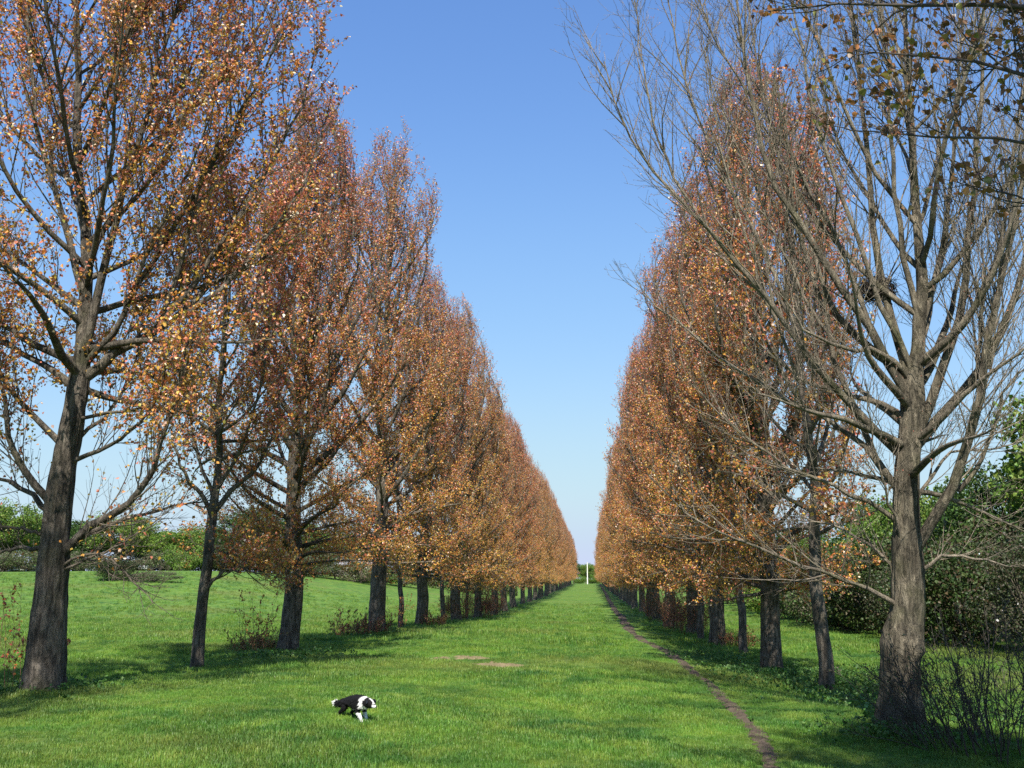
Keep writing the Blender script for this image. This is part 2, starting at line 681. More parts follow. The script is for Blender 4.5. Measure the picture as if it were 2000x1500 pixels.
def make_tree(name, seed, H=17.5, zb=2.6, Rr=3.0, n1=46, r0=0.29, leaf=0.08, dens=1.0, lean=(0, 0),
              trunk=None, trunk_r=None, limbs=None, bare=False, barkm=None, k=22, ridge=0.06, burls=(),
              warm=0.0, d2=4.6, d3=7.0, l3=7, top=0.93, auto=True, a0=84, a1=16, palette=None, leafm=None,
              up1=0.075, flare=0.45, zleaf=0.0, wob=0.075, leafmin=1.7, fine=False, short=1.0):
    """returns meshes (trunk, branches, crown) with the origin at the tree's base"""
    rng = np.random.default_rng(seed)
    gt, gb, gl = Geo(), Geo(), Geo()
    if trunk is None:
        n = 26
        z = np.linspace(0, H, n)
        wx = np.cumsum(rng.normal(0, 0.035, n)) + lean[0] * z / H
        wy = np.cumsum(rng.normal(0, 0.035, n)) + lean[1] * z / H
        wx[0] = wy[0] = 0
        trunk = np.stack([wx, wy, z], 1)
        trunk_r = r0 * np.clip(1 - z / H, 0.02, 1) ** 1.05 + 0.006
    trunk = np.asarray(trunk, float)
    trunk = np.concatenate([trunk[:1] + (trunk[:1] - trunk[1:2]) * (0.18 / np.linalg.norm(trunk[1] - trunk[0])), trunk])
    trunk_r = np.concatenate([trunk_r[:1], trunk_r])
    tp, tr = trunk_tube(gt, rng, trunk, np.asarray(trunk_r, float), k, flare, burls, ridge)
    H = tp[-1, 2]
    P1, R1 = [], []
    n = 13
    if limbs:
        for pl, ra, rb in limbs:
            pl = [list(v) for v in pl]
            dd_ = np.linalg.norm(tp - np.array(pl[0]), axis=1)
            jn = int(np.argmin(dd_))
            if dd_[jn] < 0.45:
                jn = max(0, jn - 2)
                pl[0] = list(tp[jn])
                ra = min(ra, 0.72 * tr[jn])
            if bare:
                ra *= .86
            q = resample(pl, n)
            q[1:-1] += rng.normal(0, 0.02, (n - 2, 3))
            P1.append(q)
            R1.append(ra + (rb - ra) * np.linspace(0, 1, n) ** 0.8)
    if auto and n1:
        u = (np.arange(n1) + rng.random(n1)) / n1
        z1 = zb + (H * top - zb) * u ** 1.5
        t1 = (z1 - zb) / (H - zb)
        pos = np.stack([np.interp(z1, tp[:, 2], tp[:, i]) for i in range(3)], 1)
        az = np.arange(n1) * 2.39996 + rng.normal(0, 0.35, n1)
        an = np.radians(a0 + (a1 - a0) * t1 ** 0.6 + rng.normal(0, 7, n1))
        d = np.stack([np.sin(an) * np.cos(az), np.sin(an) * np.sin(az), np.cos(an)], 1)
        Ln = Rr * np.interp(t1, [0, .12, .3, .5, .75, 1], [1.0, 1.45, 2.25, 2.3, 1.4, .55]) * rng.uniform(0.75, 1.15, n1)
        up1 = np.interp(t1, [0, .06, .14, .3, .5, 1], [-.02, .0, .07, .11, .11, .06])
        Ln = np.minimum(Ln, (H + 0.6 - z1) / np.maximum(np.cos(an * 0.5), 0.5) * 1.05)
        q = grow(rng, pos, d, Ln, n, up1, wob)
        rp = np.interp(z1, tp[:, 2], tr)
        rr = np.minimum(0.014 + 0.017 * Ln * rng.uniform(0.8, 1.25, n1), rp * 0.6)
        for i in range(n1):
            P1.append(q[i])
            R1.append(taper(1, n, rr[i:i + 1], 0.004)[0])
    P1, R1 = np.array(P1), np.array(R1)
    if not limbs:
        P1[:, 2:, 2] = np.maximum(P1[:, 2:, 2], 1.95 + 0.12 * rng.random((len(P1), 1)))
        P1 = fit_crown(P1, tp, H, Rr, 0.88)
    gb.tubes(P1, R1, 7, thin_col(R1))
    L1 = plen(P1)
    # second order
    c2 = np.maximum(1, (L1 * d2 * np.interp(P1[:, 0, 2] / H, [.1, .2, .35], [1.9, 1.7, 1]) * rng.uniform(0.8, 1.2, len(L1)))).astype(int)
    idx, t, pos, d = spawn(rng, P1, c2, 0.16, 1.0, R(42), R(11), 0.9)
    d[:, 2] += np.interp(pos[:, 2] / H, [0, .16, .3, 1], [-.1, .05, .4, .55])
    L2 = (0.25 + 0.36 * L1[idx] * (1.05 - 0.72 * t)) * rng.uniform(0.55, 1.15, len(idx))
    L2 = np.minimum(L2, 1.7 if bare else 2.3) * short
    P2 = grow(rng, pos, d, L2, 7, 0.11, 0.10)
    if not limbs:
        P2 = fit_crown(P2, tp, H, Rr, 1.0)
    rpar = R1[idx, np.minimum((t * (n - 1)).astype(int), n - 1)]
    r2 = np.minimum((0.004 + 0.0075 * L2) * (.72 if bare else .85), rpar * 0.7)
    R2 = taper(len(idx), 7, r2, 0.0025)
    gb.tubes(P2, R2, 4, thin_col(R2))
    # third order
    c3 = np.maximum(1, (L2 * d3 * dens * rng.uniform(0.7, 1.3, len(L2)))).astype(int)
    i3, t3, pos, d = spawn(rng, P2, c3, 0.1, 1.0, R(44), R(12))
    d[:, 2] += 0.12
    L3 = rng.uniform(0.18, 0.62, len(i3)) * (1.15 - 0.5 * t3)
    P3 = grow(rng, pos, d, L3, 4, 0.1, 0.14)
    R3 = taper(len(i3), 4, np.full(len(i3), 0.0032), 0.0017)
    gb.tubes(P3, R3, 3, thin_col(R3))
    # leaders' own short twigs from trunk top
    crown = None
    if bare:
        c4 = np.maximum(1, (L3 * 5.5)).astype(int)
        i4, t4, pos, d = spawn(rng, P3, c4, 0.2, 1.0, R(40), R(12))
        L4 = rng.uniform(0.08, 0.3, len(i4))
        P4 = grow(rng, pos, d, L4, 3, 0.12, 0.12)
        gb.tubes(P4, taper(len(i4), 3, np.full(len(i4), 0.0028), 0.0016), 3, (1, 1, 1))
        # swelling buds at the tips
        c = P4[:, -1]
        c = c[rng.random(len(c)) < 0.55]
        v, f = leaf_quads(rng, c, rng.uniform(0.015, 0.032, len(c)), 0.3, 0.5)
        col = mixcols(rng, len(c), [RUST, (0.30, 0.16, 0.10)], np.ones((len(c), 2)))
        gl.add(v, f, None, np.repeat(col, 4, axis=0))
    else:
        ii, tt, c, _ = spawn(rng, P3, np.full(len(P3), l3), 0.15, 1.05, 0.6, 0.1, nodes=3)
        i2, t2, cb, _ = spawn(rng, P2, np.maximum(1, (L2 * 5 * dens).astype(int)), 0.35, 1.0, 0.6, 0.1)
        c = np.concatenate([c, cb])
        if zleaf:
            keep = rng.random(len(c)) < np.clip((c[:, 2] - zleaf) / 1.5, 0.12, 1)
            c = c[keep]
        c = c + rng.normal(0, 0.027, c.shape)
        if not limbs:
            c = c[rng.random(len(c)) < np.interp(c[:, 2] / H, [0, .45, .7, .95], [1, .95, .62, .45])]
        if leafmin:
            c = c[c[:, 2] > leafmin + 0.5 * rng.random(len(c))]
        sz = leaf * rng.uniform(0.6, 1.2, len(c))
        v, f = (leaf_fans if fine else leaf_quads)(rng, c, sz)
        nvl = len(v) // max(1, len(c))
        if palette is None:
            # colour drifts from branch to branch as well as with height
            drift = 0.5 * np.sin(c[:, 0] * 1.1 + seed) + 0.5 * np.sin(c[:, 1] * 1.3 + c[:, 2] * 0.7 + seed * 2)
            col = bronze(rng, c[:, 2] + drift * 2.4, H, warm)
        else:
            col = mixcols(rng, len(c), palette, np.ones((len(c), len(palette))))
        gl.add(v, f, None, np.repeat(col, nvl, axis=0))
    bm_ = barkm or M_BARK
    return (gt.mesh(name + '_trunk', bm_), gb.mesh(name + '_branches', bm_),
            gl.mesh(name + '_leaves', leafm or M_LEAF, smooth=False))


def place_tree(meshes, loc, label, cat='tree', group=None, rz=0.0, s=1.0, name='poplar_tree'):
    r = empty(name, loc, label, cat, group, rz, s)
    for nm, me in zip(('trunk', 'branches', 'crown'), meshes):
        link(nm, me, r)
    return r


def copy_thing(root, loc, rz, s, label, group=None):
    c = root.copy()
    SC.collection.objects.link(c)
    c.location = loc
    c.rotation_euler = (0, 0, rz)
    c.scale = (s, s, s) if not isinstance(s, tuple) else s
    c['label'] = label
    if group:
        c['group'] = group
    for ch in list(root.children):
        d = ch.copy()
        SC.collection.objects.link(d)
        d.parent = c
        for e in list(ch.children):
            h = e.copy()
            SC.collection.objects.link(h)
            h.parent = d
    return c


# ------------------------------------------------------------------ the ground
PATH_PX = [(1175, 1150), (1192, 1180), (1215, 1207), (1232, 1232), (1255, 1250), (1290, 1268), (1325, 1288), (1348, 1308), (1382, 1330),
           (1405, 1355), (1435, 1386), (1472, 1424), (1496, 1466), (1503, 1500)]


def ground_hit(px, py):
    v = rot @ Vector((px - 1000.0, 750.0 - py, -F_PX))
    lo = 2.0
    y = lo
    for _ in range(4000):
        s = y / v.y
        if CAM_H + v.z * s <= gzf(v.x * s, y):
            break
        y *= 1.004
    return Vector((v.x * s, y, gzf(v.x * s, y)))


def build_ground():
    xs = np.unique(np.concatenate([np.linspace(-900, -120, 14), np.linspace(-120, -30, 40), np.linspace(-30, 30, 150),
                                   np.linspace(30, 120, 40), np.linspace(120, 900, 14)]))
    ys = np.unique(np.concatenate([np.linspace(-120, 5, 16), np.linspace(5, 60, 150), np.linspace(60, 200, 90),
                                   np.linspace(200, 520, 60), np.linspace(520, 3000, 14)]))
    X, Y = np.meshgrid(xs, ys)
    Z = gz(X, Y)
    nx, ny = len(xs), len(ys)
    v = np.stack([X.ravel(), Y.ravel(), Z.ravel()], 1)
    i, j = np.meshgrid(np.arange(nx - 1), np.arange(ny - 1))
    a = (j * nx + i).ravel()
    f = np.stack([a, a + 1, a + nx + 1, a + nx], 1)
    o = link('ground', mesh_from('ground', v, f, M_GROUND))
    tag(o, kind='structure')


build_ground()
path_pts = np.array([list(ground_hit(px, py))[:2] for px, py in PATH_PX[2:]])
far_path = np.array([[3.4, 420], [3.0, 260], [2.5, 160], [2.15, 100]])
path_pts = np.concatenate([far_path, path_pts, path_pts[-1:] + (path_pts[-1:] - path_pts[-2:-1]) * 5])


def strip(name, pl, width, mat, lift, seed):
    rng = np.random.default_rng(seed)
    L = np.concatenate([[0], np.cumsum(np.linalg.norm(np.diff(pl, axis=0), axis=1))])
    m = 2600
    s = L[-1] * (1 - np.linspace(1, 0, m) ** 1.0)
    # more samples at the near end
    s = L[-1] * (1 - np.linspace(1, 0, m) ** 2.2)
    c = np.stack([np.interp(s, L, pl[:, i]) for i in range(2)], 1)
    for _ in range(12):
        c[1:-1] = (c[:-2] + 2 * c[1:-1] + c[2:]) / 4
    d = norm(np.gradient(c, axis=0))
    nrm = np.stack([-d[:, 1], d[:, 0]], 1)
    cols = 13
    v = []
    width = width + 0.0042 * np.clip(c[:, 1] - 11, 0, 50)
    wl = width * (0.75 + 0.35 * np.sin(s * 0.9) * np.sin(s * 0.37 + 1)) + rng.normal(0, 0.03, m)
    wr = width * (0.75 + 0.35 * np.sin(s * 0.7 + 2) * np.sin(s * 0.43)) + rng.normal(0, 0.03, m)
    for q in range(cols):
        t = q / (cols - 1)
        off = -wl * (1 - t) + wr * t
        xy = c + nrm * off[:, None]
        z = (gz(xy[:, 0], xy[:, 1]) + lift * (1.9 - 2.6 * abs(2 * t - 1) ** 1.6) + 0.0005 * np.maximum(0, xy[:, 1] - 35)
             + rng.normal(0, .006, m) + .007 * np.sin(s * 5.1 + q) * np.sin(s * 2.3))
        v.append(np.column_stack([xy, z]))
    v = np.stack(v, 1).reshape(-1, 3)
    i, j = np.meshgrid(np.arange(cols - 1), np.arange(m - 1))
    a = (j * cols + i).ravel()
    f = np.stack([a, a + 1, a + cols + 1, a + cols], 1)
    o = link(name, mesh_from(name, v, f, mat))
    return tag(o, kind='structure'), c


path_o, path_c = strip('path', path_pts, 0.115, M_PATH, 0.012, 5)

BARE = []        # centres (x, y, rx, ry) of worn patches


def bare_patch(px, py, rx, ry, seed):
    rng = np.random.default_rng(seed)
    c = ground_hit(px, py)
    n, rings = 96, 14
    a = np.arange(n) * 2 * math.pi / n
    e = 1 + 0.28 * np.sin(2 * a + rng.random() * 6) + 0.2 * np.sin(5 * a + rng.random() * 6) + 0.13 * np.sin(11 * a + rng.random() * 6) + rng.normal(0, 0.09, n)
    v = []
    for r in range(1, rings + 1):
        t = r / rings
        x = c.x + rx * e * t * np.cos(a)
        y = c.y + ry * e * t * np.sin(a)
        v.append(np.column_stack([x, y, gz(x, y) + 0.02 - 0.034 * t ** 2 + rng.normal(0, .008, n) * (t > .25) + .006 * np.sin(x * 9) * np.sin(y * 6)]))
    v = np.concatenate(v + [np.array([[c.x, c.y, gzf(c.x, c.y) + 0.014]])])
    q = [[(r * n + i), (r * n + (i + 1) % n), ((r + 1) * n + (i + 1) % n), ((r + 1) * n + i)] for r in range(rings - 1) for i in range(n)]
    t3 = [[rings * n, i, (i + 1) % n] for i in range(n)]
    me = mesh_from('bare_earth', v, [np.array(q), np.array(t3)], M_STRAW)
    tag(link('bare_earth', me), kind='structure')
    BARE.append((c.x, c.y, rx, ry))


bare_patch(962, 1299, 0.52, 0.80, 1)
bare_patch(918, 1285, 0.42, 0.85, 2)
bare_patch(858, 1287, 0.24, 0.6, 3)
bare_patch(1000, 1301, 0.3, 0.55, 7)


# ------------------------------------------------------------------ grass
def build_grass():
    rng = np.random.default_rng(11)
    # --- four tufts modelled at the head of the mesh, then one loose vertex per place they grow
    V, F, C, TID = [], [], [], []
    nv = 0
    NT = 5
    for tid in range(NT):
        nb = 22
        ang = rng.random(nb) * 6.283
        rad = np.sqrt(rng.random(nb)) * 0.075
        for b in range(nb):
            bx, by = rad[b] * math.cos(ang[b]), rad[b] * math.sin(ang[b])
            h = rng.uniform(0.035, 0.085)
            w = rng.uniform(0.0028, 0.0048)
            dirx, diry = rng.normal(0, 1, 2)
            l = math.hypot(dirx, diry)
            dirx, diry = dirx / l, diry / l
            bend = rng.uniform(0.1, 0.7) * h
            sx, sy = -diry * w, dirx * w
            p = [(bx - sx, by - sy, -0.01), (bx + sx, by + sy, -0.01),
                 (bx + dirx * bend * 0.3 + sx * .8, by + diry * bend * 0.3 + sy * .8, h * 0.6),
                 (bx + dirx * bend * 0.3 - sx * .8, by + diry * bend * 0.3 - sy * .8, h * 0.6),
                 (bx + dirx * bend, by + diry * bend, h)]
            V += p
            F.append([nv, nv + 1, nv + 2, nv + 3])
            F.append([nv + 3, nv + 2, nv + 4, nv + 4])
            br = rng.uniform(0.62, 1.15)
            dry = rng.random() < 0.07
            base = np.array([1.6, 1.15, 1.6]) if dry else np.array([rng.uniform(0.8, 1.15), 1.0, rng.uniform(0.7, 1.1)])
            C += [base * br] * 5
            TID += [tid] * 5
            nv += 5
    V = np.array(V)
    q = np.array([f for f in F if f[2] != f[3] and len(set(f)) == 4])
    t = np.array([f[:3] for f in F if len(set(f)) == 3])

    def scatter(n, y0, y1, smin, smax, pw=1.0, xl=0.72, xr=0.56):
        y = y0 + (y1 - y0) * rng.random(n) ** pw
        x = rng.uniform(-xl, xr, n) * (y + 2.5)
        s = rng.uniform(smin, smax, n)
        return x, y, s
    parts = [scatter(52000, 7.0, 17, 0.55, 1.0), scatter(38000, 17, 32, 0.8, 1.35), scatter(24000, 32, 62, 1.3, 2.4, 1.1),
             scatter(12000, 62, 120, 2.0, 3.4)]
    x = np.concatenate([p[0] for p in parts])
    y = np.concatenate([p[1] for p in parts])
    s = np.concatenate([p[2] for p in parts])
    keep = np.ones(len(x), bool)
    # keep the trodden path and the worn patches open, a few tufts creeping in
    from mathutils.kdtree import KDTree
    kd = KDTree(len(path_c))
    for i, c in enumerate(path_c):
        kd.insert((c[0], c[1], 0), i)
    kd.balance()
    rr = rng.random(len(x))
    for i in np.nonzero((x > -1) & (x < 5))[0]:
        d = kd.find((x[i], y[i], 0))[2]
        far = min(1.0, max(0.0, (y[i] - 11) / 30))
        d = d - 0.30 * far
        if d < 0.08 and rr[i] > 0.45 - 0.3 * far:
            keep[i] = False
        elif d < 0.16:
            if rr[i] > 0.75:
                keep[i] = False
            s[i] *= 0.8 - 0.3 * far
        elif d < 0.3 + .5 * far:
            s[i] *= 0.9 - 0.35 * far
    for (cx, cy, rx, ry) in BARE:
        e = ((x - cx) / rx) ** 2 + ((y - cy) / ry) ** 2
        keep &= ~((e < 0.8) & (rr > 0.35 + 0.6 * e))
        s[(e < 2.6)] *= 0.42
    # height follows patches
    hs = 0.78 + 0.30 * np.sin(x * 1.1 + 1.7 * np.sin(y * 0.5)) * np.sin(y * 0.9 + x * 0.3) + 0.12 * rng.normal(0, 1, len(x))
    s = s * np.clip(hs, 0.5, 1.3)
    x, y, s = x[keep], y[keep], s[keep]
    z = gz(x, y) + 0.002
    # longer tussocks round the feet of the trees
    for (tx, ty) in TREE_FEET:
        d = np.hypot(x - tx, y - ty)
        s = np.where(d < 0.75, s * 1.5, s)
    pts = np.stack([x, y, z], 1)
    n0 = len(V)
    allv = np.concatenate([V, pts])
    me = mesh_from('grass', allv, [q, t], M_BLADE, smooth=False)
    at = me.color_attributes.new('Col', 'FLOAT_COLOR', 'POINT')
    c = np.ones((len(allv), 4), np.float32)
    c[:n0, :3] = np.array(C)
    at.data.foreach_set('color', c.ravel())
    at = me.attributes.new('tuft', 'INT', 'POINT')
    at.data.foreach_set('value', np.concatenate([np.array(TID), np.full(len(pts), -1)]).astype(np.int32))
    at = me.attributes.new('size', 'FLOAT', 'POINT')
    at.data.foreach_set('value', np.concatenate([np.ones(n0), s]).astype(np.float32))
    at = me.attributes.new('turn', 'FLOAT_VECTOR', 'POINT')
    tv = np.zeros((len(allv), 3), np.float32)
    tv[n0:, 2] = rng.random(len(pts)) * 6.283
    at.data.foreach_set('vector', tv.ravel())
    o = link('grass', me)
    tag(o, 'short lush green grass covering the avenue and the fields', 'grass', kind='stuff')
    ng = bpy.data.node_groups.new('tufts_on_ground', 'GeometryNodeTree')
    ng.interface.new_socket('Geometry', in_out='INPUT', socket_type='NodeSocketGeometry')
    ng.interface.new_socket('Geometry', in_out='OUTPUT', socket_type='NodeSocketGeometry')
    N, Lk = ng.nodes, ng.links.new
    gi, go = N.new('NodeGroupInput'), N.new('NodeGroupOutput')

    def attr(nm, ty):
        a = N.new('GeometryNodeInputNamedAttribute')
        a.data_type = ty
        a.inputs['Name'].default_value = nm
        return a.outputs[0]
    tid = attr('tuft', 'INT')

    def sel(val):
        cmp_ = N.new('FunctionNodeCompare')
        cmp_.data_type = 'INT'
        cmp_.operation = 'EQUAL'
        Lk(tid, cmp_.inputs[2])
        cmp_.inputs[3].default_value = val
        sp = N.new('GeometryNodeSeparateGeometry')
        sp.domain = 'POINT'
        Lk(gi.outputs[0], sp.inputs[0])
        Lk(cmp_.outputs[0], sp.inputs[1])
        return sp.outputs[0]
    g2i = N.new('GeometryNodeGeometryToInstance')
    for k_ in range(NT - 1, -1, -1):
        Lk(sel(k_), g2i.inputs[0])
    iop = N.new('GeometryNodeInstanceOnPoints')
    Lk(sel(-1), iop.inputs['Points'])
    Lk(g2i.outputs[0], iop.inputs['Instance'])
    iop.inputs['Pick Instance'].default_value = True
    Lk(attr('turn', 'FLOAT_VECTOR'), iop.inputs['Rotation'])
    Lk(attr('size', 'FLOAT'), iop.inputs['Scale'])
    Lk(iop.outputs[0], go.inputs[0])
    md = o.modifiers.new('tufts', 'NODES')
    md.node_group = ng


# ------------------------------------------------------------------ where the rows stand
LX, RX = -8.0, 4.35
LEFT_Y = [15.0, 26.6, 37.4, 49.0] + [49.0 + 11.6 * i for i in range(1, 31)]
RIGHT_Y = [13.9, 24.8, 36.4, 46.0] + [46.0 + 11.4 * i for i in range(1, 32)]
TREE_FEET = [(LX, y) for y in LEFT_Y[:6]] + [(RX, y) for y in RIGHT_Y[:6]]
build_grass()


def rel(px, py, Y, base):
    return list(P(px, py, Y) - base)


ORD = ['first', 'second', 'third', 'fourth', 'fifth', 'sixth', 'seventh', 'eighth', 'ninth', 'tenth', 'eleventh', 'twelfth']


# ---- the big poplar at the left edge of the photograph, limbs laid out as in the photo
def tree_left_one():
    Y = 15.0
    b = P(85, 1345, Y)
    b.z = gzf(b.x, Y)
    T = [(85, 1347, 0), (92, 1250, 0), (100, 1150, 0), (107, 1060, 0), (114, 980, 0), (128, 890, 0), (140, 830, 0), (153, 755, 0),
         (160, 700, 0), (164, 620, .1), (170, 540, .2), (168, 440, .3), (152, 340, .3), (150, 240, .3), (154, 140, .4), (150, 20, .5),
         (150, -160, .5), (160, -330, .5)]
    tp = [rel(x, y, Y + d, b) for x, y, d in T]
    tp[0] = [0, 0, 0]
    tr = [.265, .245, .22, .20, .19, .175, .17, .15, .12, .10, .09, .08, .07, .062, .05, .035, .02, .008]

    def lb(pts, ra, rb=0.008, d=0.0):
        n = len(pts)
        return ([rel(x, y, Y + d * i / (n - 1), b) for i, (x, y) in enumerate(pts)], ra, rb)
    lm = [
        lb([(132, 1072), (160, 1032), (200, 1010), (248, 998), (280, 980), (296, 934), (312, 870), (328, 830), (344, 774), (360, 700), (370, 620)], .085, .012, -0.8),
        lb([(150, 1062), (175, 1035), (224, 1018), (296, 1006), (360, 985), (420, 975)], .055, .008, 0.9),
        lb([(168, 722), (208, 698), (240, 682), (300, 646), (352, 622), (410, 560), (450, 470), (480, 380)], .10, .012, 0.6),
        lb([(208, 700), (240, 630), (262, 560), (300, 470), (345, 380), (385, 300), (420, 200)], .06, .01, -0.8),
        lb([(165, 690), (190, 600), (205, 497), (224, 427), (241, 367), (252, 332), (270, 290), (287, 217), (315, 122), (329, 70), (357, 0), (380, -120)], .085, .012, -0.6),
        lb([(300, 650), (350, 540), (385, 360), (437, 280), (465, 227), (490, 175), (518, 87), (535, 50), (550, -40)], .05, .01, -.5),
        lb([(166, 560), (135, 500), (115, 367), (87, 315), (70, 260), (60, 140), (55, 40), (50, -100)], .07, .01, -0.5),
        lb([(170, 500), (230, 380), (290, 270), (360, 150), (413, 70), (440, 10), (460, -80)], .055, .01, 1.2),
        lb([(116, 856), (72, 814), (52, 800), (8, 740), (-40, 640), (-60, 500)], .06, .01, -0.4),
        lb([(150, 745), (120, 728), (80, 706), (40, 686), (0, 670), (-60, 600), (-90, 480)], .07, .01, .5),
        lb([(100, 985), (78, 958), (48, 930), (28, 905), (16, 862), (4, 790), (-4, 700), (-5, 600)], .075, .01, -.7),
        lb([(96, 996), (60, 962), (20, 940), (-30, 932), (-90, 900)], .06, .01, .5),
        lb([(90, 1030), (50, 1031), (8, 1030), (-50, 1015)], .04, .008, -.4),
        lb([(85, 1068), (50, 1066), (0, 1080), (-60, 1075)], .05, .008, .3),
        lb([(150, 896), (192, 878), (224, 862), (270, 835), (310, 780), (330, 700)], .045, .008, -.5),
        lb([(150, 800), (200, 806), (240, 800), (290, 796), (330, 800), (362, 830), (385, 880)], .035, .006, -.9),
        lb([(140, 1092), (180, 1076), (215, 1090), (250, 1120), (275, 1150), (300, 1180)], .028, .005, -.9),
        lb([(138, 1098), (190, 1085), (240, 1060), (290, 1030), (330, 1000)], .03, .005, -.5),
        lb([(160, 860), (220, 800), (260, 720), (290, 600)], .04, .008, 1.0),
        lb([(300, 650), (380, 560), (450, 450), (520, 340), (575, 250), (612, 150), (630, 60)], .06, .008, .7),
        lb([(262, 560), (350, 430), (430, 300), (500, 180), (555, 60), (590, -60)], .05, .008, -.4),
        lb([(352, 622), (440, 560), (520, 470), (580, 380), (620, 300), (640, 220)], .05, .008, 1.2),
    ]
    meshes = make_tree('first_poplar', 3, H=17.5, trunk=tp, trunk_r=tr, limbs=lm, n1=34, zb=4.6, Rr=2.9, leaf=0.060, dens=1.0,
                       k=38, d2=5.8, d3=6.8, l3=7, flare=.6, warm=0.5, ridge=0.13, zleaf=3.0)
    place_tree(meshes, b, 'large bronze leaved poplar with thick grey trunk at the left edge of the photo', group='poplars of the left row')


def tree_thin_left():
    Y = 20.4
    b = P(385, 1298, Y)
    b.z = gzf(b.x, Y)
    T = [(385, 1300, 0), (390, 1230, 0), (397, 1160, 0), (405, 1110, 0), (410, 1050, 0), (416, 995, 0), (424, 940, 0), (430, 880, 0),
         (425, 800, .1), (435, 700, .2), (440, 600, .2), (445, 480, .2), (450, 380, .2)]
    tp = [rel(x, y, Y + d, b) for x, y, d in T]
    tp[0] = [0, 0, 0]
    tr = [.125, .115, .11, .105, .10, .095, .08, .07, .06, .05, .04, .025, .01]

    def lb(pts, ra, rb=0.006, d=0.0):
        n = len(pts)
        return ([rel(x, y, Y + d * i / (n - 1), b) for i, (x, y) in enumerate(pts)], ra, rb)
    lm = [lb([(414, 992), (392, 955), (366, 940), (350, 905), (335, 860), (330, 780)], .06, .008, -.4),
          lb([(418, 985), (450, 950), (490, 935), (520, 890), (540, 820), (550, 720)], .07, .008, .3),
          lb([(403, 1145), (425, 1122), (455, 1112), (500, 1118), (560, 1128)], .04, .006, -.6),
          lb([(406, 1125), (440, 1118), (480, 1108), (520, 1090)], .025, .005, -.3),
          lb([(424, 940), (470, 880), (500, 800), (520, 700), (525, 600)], .05, .008, -.5),
          lb([(420, 960), (390, 900), (370, 820), (360, 720), (365, 620)], .045, .008, .5)]
    meshes = make_tree('thin_poplar_leaning', 8, trunk=tp, trunk_r=tr, limbs=lm, n1=22, zb=4.2, Rr=2.2, leaf=0.064, dens=1.2, k=18,
                       d2=5.4, d3=7.0, l3=8, flare=0.3)
    place_tree(meshes, b, 'slender leaning poplar with forked dark stem, between the first two thick left trunks',
               group='slender poplars between the big ones')


